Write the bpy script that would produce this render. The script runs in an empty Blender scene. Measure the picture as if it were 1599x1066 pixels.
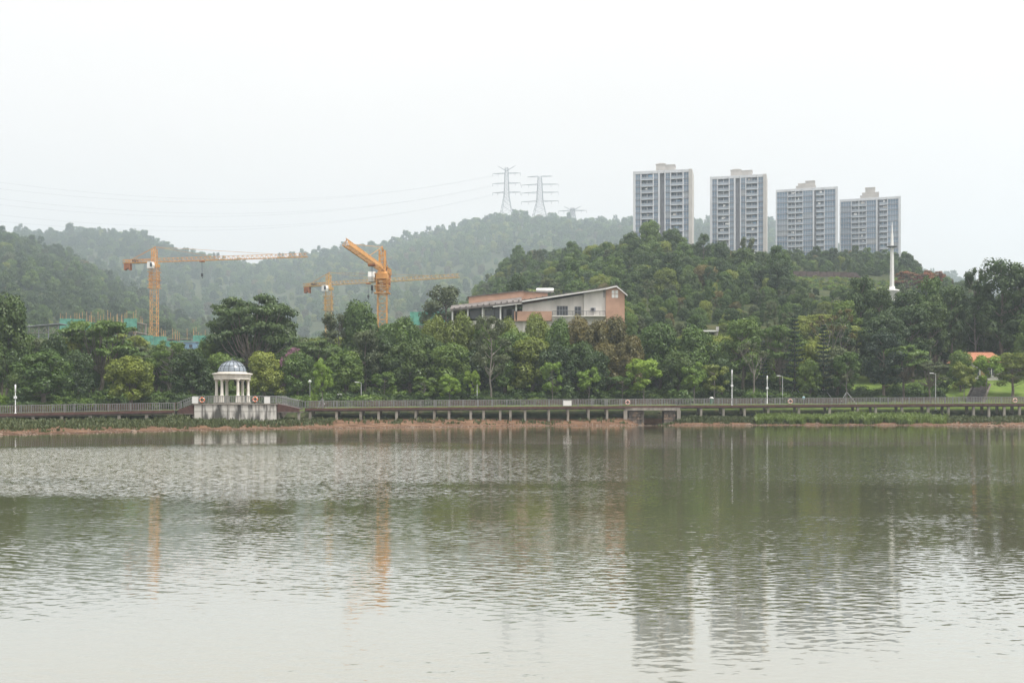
import bpy, math, random
import numpy as np
from mathutils import Vector, Matrix

R = math.radians
random.seed(7)
rng = np.random.default_rng(7)
S = bpy.context.scene
COL = S.collection

# ------------------------------------------------------------------ camera
F = 1700.0            # focal length in pixels of the 1599 px wide photograph
HOR = 630.0           # horizon row
CAMH = 3.5
cam = bpy.data.cameras.new('camera')
cam.sensor_fit = 'HORIZONTAL'
cam.sensor_width = 36.0
cam.lens = 36.0 * F / 1599.0
cam.shift_y = (HOR - 533.0) / 1599.0
cam.clip_start = 0.1
cam.clip_end = 6000
cam_o = bpy.data.objects.new('camera', cam)
cam_o.location = (0, 0, CAMH)
cam_o.rotation_euler = (R(90), 0, 0)
COL.objects.link(cam_o)
S.camera = cam_o

# ------------------------------------------------------------------ overcast sky
W = bpy.data.worlds.new('World')
S.world = W
W.use_nodes = True
nt = W.node_tree
nt.nodes.clear()
out = nt.nodes.new('ShaderNodeOutputWorld')
sky = nt.nodes.new('ShaderNodeTexSky')
sky.sky_type = 'NISHITA'
sky.sun_disc = False
SUN_EL, SUN_AZ = R(62), R(122)      # azimuth clockwise from +Y
sky.sun_elevation = SUN_EL
sky.sun_rotation = SUN_AZ
sky.dust_density = 4.0
bg1 = nt.nodes.new('ShaderNodeBackground')
bg1.inputs[1].default_value = 0.10
nt.links.new(sky.outputs[0], bg1.inputs[0])
# closed cloud deck, dimmer near the horizon and brightest overhead like any overcast sky
tc = nt.nodes.new('ShaderNodeTexCoord')
sep = nt.nodes.new('ShaderNodeSeparateXYZ')
nt.links.new(tc.outputs['Generated'], sep.inputs[0])
mr = nt.nodes.new('ShaderNodeMapRange')
mr.inputs['From Min'].default_value = 0.0
mr.inputs['From Max'].default_value = 1.0
mr.inputs['To Min'].default_value = 0.54
mr.inputs['To Max'].default_value = 1.25
pw = nt.nodes.new('ShaderNodeMath'); pw.operation = 'MULTIPLY'
nt.links.new(sep.outputs['Z'], pw.inputs[0]); nt.links.new(sep.outputs['Z'], pw.inputs[1])
nt.links.new(pw.outputs[0], mr.inputs['Value'])
nz = nt.nodes.new('ShaderNodeTexNoise')
nz.inputs['Scale'].default_value = 1.6
nz.inputs['Detail'].default_value = 3
mpw = nt.nodes.new('ShaderNodeMapping')
mpw.inputs['Scale'].default_value = (1, 1, 3)
nt.links.new(tc.outputs['Generated'], mpw.inputs[0])
nt.links.new(mpw.outputs[0], nz.inputs['Vector'])
mrn = nt.nodes.new('ShaderNodeMapRange')
mrn.inputs['To Min'].default_value = 0.92
mrn.inputs['To Max'].default_value = 1.08
nt.links.new(nz.outputs['Fac'], mrn.inputs['Value'])
mul = nt.nodes.new('ShaderNodeMath'); mul.operation = 'MULTIPLY'
nt.links.new(mr.outputs[0], mul.inputs[0]); nt.links.new(mrn.outputs[0], mul.inputs[1])
bg2 = nt.nodes.new('ShaderNodeBackground')
bg2.inputs[0].default_value = (1.0, 0.955, 0.905, 1)
nt.links.new(mul.outputs[0], bg2.inputs[1])
mx = nt.nodes.new('ShaderNodeMixShader')
mx.inputs[0].default_value = 0.95
nt.links.new(bg1.outputs[0], mx.inputs[1]); nt.links.new(bg2.outputs[0], mx.inputs[2])
nt.links.new(mx.outputs[0], out.inputs['Surface'])

sun = bpy.data.lights.new('sun', 'SUN')
sun.energy = 2.3
sun.angle = R(14)
sun.color = (1.0, 0.96, 0.9)
sun_o = bpy.data.objects.new('sun', sun)
sd = Vector((math.sin(SUN_AZ) * math.cos(SUN_EL), math.cos(SUN_AZ) * math.cos(SUN_EL), math.sin(SUN_EL)))
sun_o.rotation_euler = (-sd).to_track_quat('-Z', 'Y').to_euler()
sun_o.location = (0, 0, 200)
COL.objects.link(sun_o)

S.view_settings.view_transform = 'Standard'
S.view_settings.look = 'None'
S.view_settings.exposure = 0.86
S.view_settings.gamma = 1.0
S.view_settings.use_curve_mapping = False
S.cycles.use_denoising = True
S.cycles.max_bounces = 6
S.cycles.diffuse_bounces = 2
S.cycles.glossy_bounces = 3
S.cycles.transmission_bounces = 3
S.cycles.volume_bounces = 1
S.cycles.caustics_reflective = False
S.cycles.caustics_refractive = False

# ------------------------------------------------------------------ helpers
def P(u, v, D):
    return Vector(((u - 799.5) * D / F, D, CAMH + (HOR - v) * D / F))

def tag(o, label=None, cat=None, group=None, kind=None):
    if label: o['label'] = label
    if cat: o['category'] = cat
    if group: o['group'] = group
    if kind: o['kind'] = kind
    return o

def empty(name, loc=(0, 0, 0), rz=0.0, label=None, cat=None, group=None):
    o = bpy.data.objects.new(name, None)
    o.empty_display_size = 0.5
    o.location = loc
    o.rotation_euler = (0, 0, rz)
    COL.objects.link(o)
    return tag(o, label, cat, group)

class MB:
    def __init__(s):
        s.v = []; s.f = []; s.m = []
    def add(s, vs, fs, mi=0):
        b = len(s.v)
        s.v.extend([tuple(x) for x in vs])
        s.f.extend([tuple(i + b for i in f) for f in fs])
        s.m.extend([mi] * len(fs))
    def box(s, x0, x1, y0, y1, z0, z1, mi=0):
        s.add([(x0, y0, z0), (x1, y0, z0), (x1, y1, z0), (x0, y1, z0),
               (x0, y0, z1), (x1, y0, z1), (x1, y1, z1), (x0, y1, z1)],
              [(0, 3, 2, 1), (4, 5, 6, 7), (0, 1, 5, 4), (1, 2, 6, 5), (2, 3, 7, 6), (3, 0, 4, 7)], mi)
    def tube(s, pts, rad, n=6, mi=0, cap=True):
        """tube along points; rad is a number or a list"""
        pts = [Vector(p) for p in pts]
        if not hasattr(rad, '__len__'): rad = [rad] * len(pts)
        b = len(s.v)
        for i, p in enumerate(pts):
            a = pts[max(0, i - 1)]; c = pts[min(len(pts) - 1, i + 1)]
            t = (c - a)
            if t.length < 1e-9: t = Vector((0, 0, 1))
            t.normalize()
            ref = Vector((0, 0, 1)) if abs(t.z) < 0.9 else Vector((1, 0, 0))
            x = t.cross(ref).normalized(); y = t.cross(x).normalized()
            for k in range(n):
                an = 2 * math.pi * (k + 0.5) / n
                s.v.append(tuple(p + (x * math.cos(an) + y * math.sin(an)) * rad[i]))
        for i in range(len(pts) - 1):
            for k in range(n):
                k2 = (k + 1) % n
                s.f.append((b + i * n + k, b + i * n + k2, b + (i + 1) * n + k2, b + (i + 1) * n + k)); s.m.append(mi)
        if cap:
            s.f.append(tuple(b + k for k in range(n))); s.m.append(mi)
            e = b + (len(pts) - 1) * n
            s.f.append(tuple(e + k for k in reversed(range(n)))); s.m.append(mi)
    def bar(s, a, b, w, mi=0):
        s.tube([a, b], w * 0.7071, 4, mi)
    def lathe(s, prof, n=24, c=(0, 0, 0), mi=0, a0=0.0, a1=2 * math.pi):
        b = len(s.v)
        full = abs(a1 - a0 - 2 * math.pi) < 1e-6
        cols = n if full else n + 1
        for (r, z) in prof:
            for k in range(cols):
                a = a0 + (a1 - a0) * k / n
                s.v.append((c[0] + r * math.cos(a), c[1] + r * math.sin(a), c[2] + z))
        for i in range(len(prof) - 1):
            for k in range(n):
                k2 = (k + 1) % cols
                s.f.append((b + i * cols + k, b + i * cols + k2, b + (i + 1) * cols + k2, b + (i + 1) * cols + k)); s.m.append(mi)
    def prism(s, poly, y0, y1, mi=0):
        """poly of (x,z), extruded along y"""
        n = len(poly)
        vs = [(x, y0, z) for x, z in poly] + [(x, y1, z) for x, z in poly]
        fs = [tuple(range(n)), tuple(reversed(range(n, 2 * n)))]
        fs += [(i, i + n, (i + 1) % n + n, (i + 1) % n) for i in range(n)]
        s.add(vs, fs, mi)
    def mesh(s, name, mats):
        me = bpy.data.meshes.new(name)
        me.from_pydata(s.v, [], s.f)
        if not isinstance(mats, (list, tuple)): mats = [mats]
        for m in mats: me.materials.append(m)
        if len(mats) > 1: me.polygons.foreach_set('material_index', s.m)
        me.update()
        return me
    def build(s, name, mats, parent=None, smooth=False):
        me = s.mesh(name, mats)
        if smooth: me.polygons.foreach_set('use_smooth', [True] * len(me.polygons))
        return obj(name, me, parent)

def obj(name, me, parent=None, loc=None):
    o = bpy.data.objects.new(name, me)
    COL.objects.link(o)
    o.parent = parent
    if loc is not None: o.location = loc
    return o

# ------------------------------------------------------------------ materials
def mat(name, col, rough=0.7, var=0.15, scale=1.5, metal=0.0, spec=0.3, streak=None, col2=None):
    m = bpy.data.materials.new(name)
    m.use_nodes = True
    n = m.node_tree.nodes; l = m.node_tree.links
    b = n['Principled BSDF']
    b.inputs['Roughness'].default_value = rough
    b.inputs['Metallic'].default_value = metal
    b.inputs['Specular IOR Level'].default_value = spec
    geo = n.new('ShaderNodeNewGeometry')
    mp = n.new('ShaderNodeMapping')
    l.new(geo.outputs['Position'], mp.inputs[0])
    if streak: mp.inputs['Scale'].default_value = streak
    t = n.new('ShaderNodeTexNoise')
    t.inputs['Scale'].default_value = scale
    t.inputs['Detail'].default_value = 5
    l.new(mp.outputs[0], t.inputs['Vector'])
    r = n.new('ShaderNodeValToRGB')
    c2 = col2 if col2 else tuple(c * (1 - 1.6 * var) for c in col)
    r.color_ramp.elements[0].position = 0.40 if col2 else 0.32; r.color_ramp.elements[0].color = (*c2, 1)
    r.color_ramp.elements[1].position = 0.55 if col2 else 0.62; r.color_ramp.elements[1].color = (*col, 1)
    l.new(t.outputs['Fac'], r.inputs[0])
    l.new(r.outputs[0], b.inputs['Base Color'])
    return m

def leafmat(name, c1, c2, c3, trans=0.16):
    """leaf colour runs c1..c2 from tree to tree, clump to clump and leaf to leaf"""
    m = bpy.data.materials.new(name)
    m.use_nodes = True
    n = m.node_tree.nodes; l = m.node_tree.links
    n.clear()
    o = n.new('ShaderNodeOutputMaterial')
    oi = n.new('ShaderNodeObjectInfo')
    at = n.new('ShaderNodeAttribute'); at.attribute_name = 'tint'
    rmp = n.new('ShaderNodeValToRGB')
    e = rmp.color_ramp.elements
    e[0].position = 0.05; e[0].color = (*c1, 1)
    e[1].position = 0.95; e[1].color = (*c3, 1)
    k = e.new(0.5); k.color = (*c2, 1)
    a = n.new('ShaderNodeMath'); a.operation = 'MULTIPLY_ADD'
    l.new(oi.outputs['Random'], a.inputs[0]); a.inputs[1].default_value = 0.5
    b = n.new('ShaderNodeMath'); b.operation = 'MULTIPLY'
    l.new(at.outputs['Fac'], b.inputs[0]); b.inputs[1].default_value = 0.5
    l.new(b.outputs[0], a.inputs[2])
    l.new(a.outputs[0], rmp.inputs[0])
    d = n.new('ShaderNodeBsdfDiffuse'); t = n.new('ShaderNodeBsdfTranslucent')
    l.new(rmp.outputs[0], d.inputs[0]); l.new(rmp.outputs[0], t.inputs[0])
    mxx = n.new('ShaderNodeMixShader'); mxx.inputs[0].default_value = trans
    l.new(d.outputs[0], mxx.inputs[1]); l.new(t.outputs[0], mxx.inputs[2])
    g = n.new('ShaderNodeBsdfGlossy'); g.inputs['Roughness'].default_value = 0.45
    g.inputs[0].default_value = (0.8, 0.85, 0.8, 1)
    m2 = n.new('ShaderNodeMixShader'); m2.inputs[0].default_value = 0.035
    l.new(mxx.outputs[0], m2.inputs[1]); l.new(g.outputs[0], m2.inputs[2])
    l.new(m2.outputs[0], o.inputs[0])
    return m

LEAF = {
    'dark':   leafmat('leaf_dark', (0.026, 0.050, 0.015), (0.052, 0.090, 0.022), (0.098, 0.145, 0.032)),
    'green':  leafmat('leaf_green', (0.046, 0.090, 0.018), (0.088, 0.150, 0.026), (0.155, 0.225, 0.038)),
    'bright': leafmat('leaf_bright', (0.11, 0.19, 0.022), (0.18, 0.285, 0.032), (0.27, 0.38, 0.048), 0.3),
    'yellow': leafmat('leaf_yellow', (0.098, 0.135, 0.022), (0.165, 0.205, 0.030), (0.245, 0.28, 0.046)),
    'brown':  leafmat('leaf_brown', (0.068, 0.066, 0.020), (0.120, 0.105, 0.032), (0.195, 0.155, 0.050)),
    'grey':   leafmat('leaf_grey', (0.055, 0.072, 0.033), (0.092, 0.115, 0.048), (0.140, 0.165, 0.070)),
    'weed':   leafmat('leaf_weed', (0.040, 0.055, 0.020), (0.070, 0.095, 0.030), (0.12, 0.13, 0.055)),
    'pine':   leafmat('leaf_pine', (0.012, 0.026, 0.014), (0.019, 0.040, 0.019), (0.032, 0.058, 0.024)),
    'flame':  leafmat('leaf_flame', (0.05, 0.075, 0.025), (0.16, 0.085, 0.035), (0.45, 0.11, 0.055)),
    'pink':   leafmat('leaf_pink', (0.08, 0.09, 0.04), (0.22, 0.10, 0.15), (0.32, 0.16, 0.23)),
    'reed':   leafmat('leaf_reed', (0.12, 0.175, 0.04), (0.19, 0.26, 0.06), (0.27, 0.33, 0.095), 0.35),
}
M_BARK = mat('bark', (0.20, 0.17, 0.14), 0.9, 0.3, 4, streak=(1, 1, 0.3))
M_BARKP = mat('bark_pale', (0.24, 0.22, 0.19), 0.9, 0.25, 4, streak=(1, 1, 0.3))
M_BARKD = mat('bark_dark', (0.10, 0.085, 0.07), 0.9, 0.3, 4, streak=(1, 1, 0.3))
M_CONC = mat('concrete', (0.33, 0.305, 0.265), 0.85, 0.25, 1.2, streak=(1.4, 1.4, 0.35))
M_CONCS = mat('concrete_stained', (0.62, 0.60, 0.56), 0.85, 0.3, 0.75, streak=(1.5, 1.5, 0.35), col2=(0.10, 0.097, 0.09))
M_CONCD = mat('concrete_weathered', (0.17, 0.145, 0.125), 0.9, 0.3, 1.2)
M_DECK = mat('deck_timber', (0.11, 0.085, 0.08), 0.8, 0.3, 3)
M_REDT = mat('red_brown_timber', (0.105, 0.055, 0.048), 0.75, 0.2, 2)
M_RAIL = mat('rail_steel', (0.24, 0.245, 0.245), 0.5, 0.15, 4, metal=0.2)
M_RAILH = mat('rail_brown', (0.17, 0.11, 0.09), 0.6, 0.2, 3)
M_STONE = mat('pavilion_stone', (0.78, 0.745, 0.67), 0.8, 0.12, 2.2, streak=(1, 1, 0.5))
M_DOME = mat('dome_glass', (0.24, 0.28, 0.33), 0.3, 0.25, 1.4, spec=0.7)
M_DOMER = mat('dome_rib', (0.07, 0.08, 0.09), 0.5, 0.2, 3)
M_WHITE = mat('white_paint', (0.8, 0.8, 0.78), 0.6, 0.06, 1.0)
M_WALLW = mat('white_render', (0.76, 0.735, 0.69), 0.85, 0.12, 0.5, streak=(1.2, 1.2, 0.35))
M_TERRA = mat('terracotta_render', (0.50, 0.31, 0.225), 0.85, 0.10, 0.7)
M_ROOFG = mat('grey_roof', (0.20, 0.18, 0.17), 0.8, 0.3, 1.0)
M_DARKW = mat('dark_window', (0.045, 0.055, 0.065), 0.15, 0.2, 1.0, spec=0.6)
M_DARKIN = mat('dark_interior', (0.06, 0.06, 0.06), 0.9, 0.3, 0.6)
M_ORANGE = mat('crane_orange', (0.70, 0.37, 0.13), 0.55, 0.15, 0.8)
M_YELLOW = mat('crane_yellow', (0.64, 0.41, 0.15), 0.55, 0.15, 0.8)
M_BALLAST = mat('crane_ballast', (0.42, 0.17, 0.08), 0.8, 0.2, 1)
M_STEEL = mat('galvanised_steel', (0.11, 0.11, 0.12), 0.5, 0.1, 0.5, metal=0.2)
M_CABLE = mat('cable_grey', (0.08, 0.08, 0.09), 0.6, 0.1, 0.5)
M_TWALL = mat('tower_white', (0.62, 0.635, 0.66), 0.8, 0.06, 0.2)
M_TBEIGE = mat('tower_beige', (0.52, 0.50, 0.475), 0.8, 0.08, 0.3)
M_TGREY = mat('tower_grey', (0.30, 0.31, 0.345), 0.8, 0.1, 0.4)
M_TGLASS = mat('tower_glass', (0.15, 0.21, 0.29), 0.12, 0.35, 0.35, spec=0.8)
def vary_glass(m):
    # curtains drawn or open: the glass differs from window to window
    n = m.node_tree.nodes; l = m.node_tree.links
    oi = n.new('ShaderNodeObjectInfo'); r = n.new('ShaderNodeValToRGB')
    e = r.color_ramp.elements
    e[0].position = 0.0; e[0].color = (0.15, 0.22, 0.31, 1); e[1].position = 1.0; e[1].color = (0.36, 0.38, 0.40, 1)
    k = e.new(0.6); k.color = (0.23, 0.31, 0.41, 1); k = e.new(0.86); k.color = (0.25, 0.32, 0.40, 1)
    l.new(oi.outputs['Random'], r.inputs[0]); l.new(r.outputs[0], n['Principled BSDF'].inputs['Base Color'])
vary_glass(M_TGLASS)
M_TRAIL = mat('tower_rail_glass', (0.32, 0.37, 0.43), 0.2, 0.1, 0.4, spec=0.6)
M_NET = mat('green_net', (0.13, 0.36, 0.28), 0.85, 0.2, 0.8)
M_BAMBOO = mat('scaffold_pole', (0.46, 0.31, 0.16), 0.8, 0.2, 1)
M_BLUE = mat('blue_sheet', (0.20, 0.32, 0.45), 0.6, 0.15, 0.7)
M_TILE = mat('orange_roof_tile', (0.60, 0.29, 0.18), 0.8, 0.15, 2)
M_BUOY = mat('lifebuoy_orange', (0.75, 0.24, 0.12), 0.6, 0.15, 5)
M_BUOYF = mat('lifebuoy_faded', (0.62, 0.36, 0.30), 0.6, 0.15, 5)
M_ROCK = mat('rock', (0.28, 0.21, 0.16), 0.9, 0.3, 3)
M_STEP = mat('dark_stone_step', (0.13, 0.12, 0.12), 0.9, 0.3, 2)
M_BRICKW = mat('red_brown_wall', (0.11, 0.075, 0.065), 0.9, 0.25, 0.7)
M_GREENB = mat('green_plastic', (0.05, 0.30, 0.20), 0.5, 0.1, 3)
M_WOOD = mat('bench_timber', (0.40, 0.28, 0.12), 0.7, 0.2, 4)
M_LAMP = mat('lamp_white', (0.82, 0.83, 0.84), 0.4, 0.05, 3)
M_POLEG = mat('pole_grey', (0.45, 0.46, 0.46), 0.5, 0.1, 3, metal=0.2)

# ------------------------------------------------------------------ terrain
UC = np.array([-200, 0, 100, 200, 300, 400, 500, 600, 700, 750, 800, 900, 1000, 1100, 1200, 1300, 1400, 1500, 1600, 1800], float)
SHORE_V = np.interp(UC, [-200, 0, 100, 200, 300, 400, 500, 600, 700, 800, 880, 980, 1060, 1200, 1450, 1520, 1600, 1800],
                    [685, 680, 678, 675, 672.3, 671, 669.5, 668, 666.5, 665, 664.5, 664.5, 664, 663.7, 664, 666, 667, 669])
PIER_D_U = ([-200, 0, 300, 500, 850, 1200, 1600, 1800], [145, 150, 163, 168, 177, 184, 187, 188])
DECK_Z_U = ([-200, 0, 270, 475, 850, 1110, 1500, 1800], [1.9, 2.09, 2.5, 2.77, 3.03, 3.22, 3.48, 3.6])
def pier_d(u): return float(np.interp(u, *PIER_D_U))
def deck_z(u): return float(np.interp(u, *DECK_Z_U))
def shore_d(u): return CAMH * F / (np.interp(u, UC, SHORE_V) - HOR)

ROWS = [  # distance: ground height at the columns UC
 (206, [4.5,4.3,4.3,4.3,4.3,4.3,4.3,4.5,4.6,4.8,5,5,5,4.8,4.6,4.8,5.2,6.6,7.0,7]),
 (230, [6,6,6,6,6,6,6,8,10,11,12,12,12,11,10,10,10,10.5,11,11]),
 (270, [9,9,9,9,9,8,8,10,14,16,18,20,22,22,22,21,18,15,14,14]),
 (320, [14,12,12,11,11,10,10,12,16,22,27,32,34,34,33,31,30,23,18,16]),
 (360, [24,19,16,14,14,13,12,14,18,24,29,38,43,43,41,38,37,29,22,18]),
 (400, [26,21,18,16,15,14,13,15,20,26,34,46,54,52,47,45,43,36,27,20]),
 (440, [30,25,21,18,17,15,15,17,22,30,40,57,65,60,54,53,51,45,32,24]),
 (480, [38,32,26,21,19,17,17,20,25,36,48,61,68,65,62,61,59,52,36,28]),
 (520, [48,42,34,25,21,18,18,22,28,44,58,66,69,68,69,70,68,55,38,30]),
 (580, [50,46,40,32,26,22,22,27,32,60,75,76,69,71,77,80,78,58,42,34]),
 (660, [70,64,54,42,32,25,25,32,40,66,80,82,70,72,78,80,78,60,45,36]),
 (900, [129.6,122.5,103.6,75.1,53.8,37.2,37.2,49.1,60.9,68,82,84,76,78,82,84,80,64,50,42]),
 (1100, [177.6,168.5,149.1,109,74,50.7,50.7,66.3,81.8,66,70,78,82,84,88,88,84,68,54,46]),
 (1250, [172.6,164.7,146.3,114.7,85.7,67.3,69.9,85.7,101.5,80,84,92,96,98,100,98,92,78,62,54]),
] + [(D_, [(g + 5.5) * D_ / d_ - 8.5 for g in row]) for D_, d_, row in (
 (1750, 700, [90,90,88,84,72,62,64,70,78,80,82,86,88,90,90,86,78,66,54,48]),
 (2100, 820, [120,120,122,122,104,94,100,108,118,124,128,126,126,124,122,106,90,80,70,64]),
 (2500, 940, [136,138,140,138,121,116,126,132,144,156,158,154,152,150,154,134,112,102,94,90]),
 (2850, 1080, [100,100,100,100,90,86,90,96,104,112,114,112,110,108,110,96,84,76,70,66]),
 (3400, 1400, [40]*20))]
RD = np.array([r[0] for r in ROWS], float)
RZ = np.array([r[1] for r in ROWS], float)

def _n2(x, y, f, s):
    return (np.sin(x * f + s) * np.cos(y * f * 1.13 + s * 1.7) + np.sin((x + y) * f * 0.71 + s * 2.3) * 0.7)

def ground(X, Y):
    """height of the ground at world x, y (arrays)"""
    X = np.atleast_1d(np.asarray(X, float)); Y = np.atleast_1d(np.asarray(Y, float))
    D = np.maximum(Y, 30.0)
    u = np.clip(X * F / D + 799.5, -200, 1800)
    # columns
    iu = np.clip(np.searchsorted(UC, u) - 1, 0, len(UC) - 2)
    fu = (u - UC[iu]) / (UC[iu + 1] - UC[iu])
    fu = fu * fu * (3 - 2 * fu) * 0.5 + fu * 0.5
    idd = np.clip(np.searchsorted(RD, D) - 1, 0, len(RD) - 2)
    fd = np.clip((D - RD[idd]) / (RD[idd + 1] - RD[idd]), 0, 1)
    a = RZ[idd, iu] * (1 - fu) + RZ[idd, iu + 1] * fu
    b = RZ[idd + 1, iu] * (1 - fu) + RZ[idd + 1, iu + 1] * fu
    zt = a * (1 - fd) + b * fd
    amp = np.clip((D - 240) / 300, 0, 1) * 3.0
    zt = zt + amp * (_n2(X, Y, 0.035, 1.0) * 0.5 + _n2(X, Y, 0.011, 4.0) * 0.8)
    # bank in front of the hillside
    ds = CAMH * F / (np.interp(u, UC, SHORE_V) - HOR)
    dp = np.interp(u, *PIER_D_U); dz = np.interp(u, *DECK_Z_U)
    notch = np.exp(-((u - 1018) / 30.0) ** 4)             # the stream bed under the culvert
    zb = 0.95 - 0.45 * np.exp(-((u - 850) / 70.0) ** 2) - 1.25 * notch
    zr = np.where(notch > 0.5, 0.2, 1.9)
    wob = 0.10 * _n2(X, Y, 0.6, 2.0) + 0.06 * _n2(X, Y, 1.9, 5.0)
    ds = np.minimum(ds, dp - 2.0)
    zn = np.where(D < ds, np.maximum(-2.0, -0.16 * (ds - D)),
         np.where(D < dp, zb * np.clip((D - ds) / np.maximum(dp - ds, 1), 0, 1) ** 1.7,
         np.where(D < dp + 3.6, zb + (zr - zb) * np.clip((D - dp) / 3.6, 0, 1),
         np.where(D < dp + 5.0, zr + (dz - 0.08 - zr) * np.clip((D - dp - 3.6) / 1.4, 0, 1), 0))))
    zn = zn + wob * np.clip((D - ds) / 12, 0, 1) * (D < dp)
    f5 = np.clip((D - dp - 5.0) / np.maximum(206 - dp - 5.0, 1), 0, 1)
    z5 = (dz - 0.08) * (1 - f5) + RZ[0, iu] * (1 - fu) * f5 + RZ[0, iu + 1] * fu * f5
    z = np.where(D < dp + 5.0, zn, np.where(D < 206, z5, zt))
    return z

def gz(x, y): return float(ground(x, y)[0])

def grid_mesh(name, ys, us, m):
    Yg, Ug = np.meshgrid(ys, us, indexing='ij')
    Xg = (Ug - 799.5) * np.maximum(Yg, 100) / F
    Z = ground(Xg.ravel(), Yg.ravel()).reshape(Xg.shape)
    Z[Yg < 100] = -2.0
    V = np.stack([Xg.ravel(), Yg.ravel(), Z.ravel()], 1)
    ny, nu = Yg.shape
    i = (np.arange(ny - 1)[:, None] * nu + np.arange(nu - 1)[None, :]).ravel()
    Fc = np.stack([i, i + 1, i + nu + 1, i + nu], 1)
    return np_mesh(name, V, Fc, m)

def np_mesh(name, V, Fc, mats, tint=None, smooth=False):
    me = bpy.data.meshes.new(name)
    nv, nf, k = len(V), len(Fc), Fc.shape[1]
    me.vertices.add(nv)
    me.vertices.foreach_set('co', np.ascontiguousarray(V, np.float32).ravel())
    me.loops.add(nf * k)
    me.loops.foreach_set('vertex_index', np.ascontiguousarray(Fc, np.int32).ravel())
    me.polygons.add(nf)
    me.polygons.foreach_set('loop_start', np.arange(0, nf * k, k, dtype=np.int32))
    me.polygons.foreach_set('loop_total', np.full(nf, k, np.int32))
    if not isinstance(mats, (list, tuple)): mats = [mats]
    for m in mats: me.materials.append(m)
    if tint is not None:
        a = me.attributes.new('tint', 'FLOAT', 'FACE')
        a.data.foreach_set('value', np.ascontiguousarray(tint, np.float32))
    me.update(calc_edges=True)
    me.validate()
    if smooth: me.polygons.foreach_set('use_smooth', [True] * nf)
    return me

def math2(n, l, a, k, c):
    x = n.new('ShaderNodeMath'); x.operation = 'MULTIPLY_ADD'
    l.new(a, x.inputs[0]); x.inputs[1].default_value = k; l.new(c, x.inputs[2])
    return x.outputs[0]

def ground_material():
    m = bpy.data.materials.new('ground_soil_and_grass')
    m.use_nodes = True
    n = m.node_tree.nodes; l = m.node_tree.links
    b = n['Principled BSDF']; b.inputs['Roughness'].default_value = 0.95
    b.inputs['Specular IOR Level'].default_value = 0.1
    geo = n.new('ShaderNodeNewGeometry')
    sp = n.new('ShaderNodeSeparateXYZ'); l.new(geo.outputs['Position'], sp.inputs[0])
    def noise(sc, det=5, mapscale=None):
        t = n.new('ShaderNodeTexNoise'); t.inputs['Scale'].default_value = sc; t.inputs['Detail'].default_value = det
        if mapscale:
            mp = n.new('ShaderNodeMapping'); mp.inputs['Scale'].default_value = mapscale
            l.new(geo.outputs['Position'], mp.inputs[0]); l.new(mp.outputs[0], t.inputs['Vector'])
        else: l.new(geo.outputs['Position'], t.inputs['Vector'])
        return t
    def ramp(src, stops):
        r = n.new('ShaderNodeValToRGB')
        e = r.color_ramp.elements
        e[0].position, e[0].color = stops[0][0], (*stops[0][1], 1)
        e[1].position, e[1].color = stops[-1][0], (*stops[-1][1], 1)
        for p, c in stops[1:-1]:
            k = e.new(p); k.color = (*c, 1)
        l.new(src, r.inputs[0]); return r
    soil = ramp(noise(0.9, 8, (0.5, 1, 1)).outputs['Fac'], [(0.3, (0.055, 0.034, 0.021)), (0.5, (0.135, 0.076, 0.046)), (0.72, (0.235, 0.148, 0.095))])
    lawn = ramp(noise(0.6, 6).outputs['Fac'], [(0.3, (0.075, 0.12, 0.028)), (0.55, (0.12, 0.175, 0.036)), (0.75, (0.16, 0.20, 0.055))])
    weeds = ramp(noise(0.9, 6).outputs['Fac'], [(0.3, (0.03, 0.036, 0.018)), (0.5, (0.05, 0.062, 0.026)), (0.7, (0.085, 0.075, 0.045))])  # weedy ground, its dark tone also painting in the shade under the deck
    wood = ramp(noise(0.25, 6).outputs['Fac'], [(0.35, (0.03, 0.042, 0.018)), (0.5, (0.045, 0.058, 0.022)), (0.68, (0.075, 0.075, 0.032))])
    def mixc(f, a, c):
        x = n.new('ShaderNodeMix'); x.data_type = 'RGBA'
        l.new(f, x.inputs['Factor']); l.new(a, x.inputs['A']); l.new(c, x.inputs['B']); return x.outputs['Result']
    def step(src, a, c):
        r = n.new('ShaderNodeMapRange'); r.inputs['From Min'].default_value = a; r.inputs['From Max'].default_value = c
        l.new(src, r.inputs['Value']); return r.outputs[0]
    # the soil gives way to grass a little above the waterline
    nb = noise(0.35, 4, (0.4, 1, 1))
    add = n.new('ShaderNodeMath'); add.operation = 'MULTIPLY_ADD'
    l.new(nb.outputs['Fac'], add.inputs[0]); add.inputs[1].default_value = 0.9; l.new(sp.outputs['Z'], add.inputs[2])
    wet = n.new('ShaderNodeMix'); wet.data_type = 'RGBA'; wet.blend_type = 'MULTIPLY'; wet.inputs['Factor'].default_value = 1.0
    l.new(soil.outputs[0], wet.inputs['A'])
    wr = ramp(step(math2(n, l, noise(1.3, 5).outputs['Fac'], 0.16, sp.outputs['Z']), 0.08, 0.2), [(0.0, (0.5, 0.47, 0.45)), (1.0, (1, 1, 1))])
    l.new(wr.outputs[0], wet.inputs['B'])
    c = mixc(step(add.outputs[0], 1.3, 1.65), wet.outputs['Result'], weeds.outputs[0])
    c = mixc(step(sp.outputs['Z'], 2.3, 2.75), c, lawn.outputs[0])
    c = mixc(step(sp.outputs['Z'], 7.5, 11), c, wood.outputs[0])
    l.new(c, b.inputs['Base Color'])
    bp = n.new('ShaderNodeBump'); bp.inputs['Strength'].default_value = 0.6; bp.inputs['Distance'].default_value = 0.15
    l.new(noise(2.5, 6).outputs['Fac'], bp.inputs['Height']); l.new(bp.outputs[0], b.inputs['Normal'])
    return m
M_GROUND = ground_material()
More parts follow.
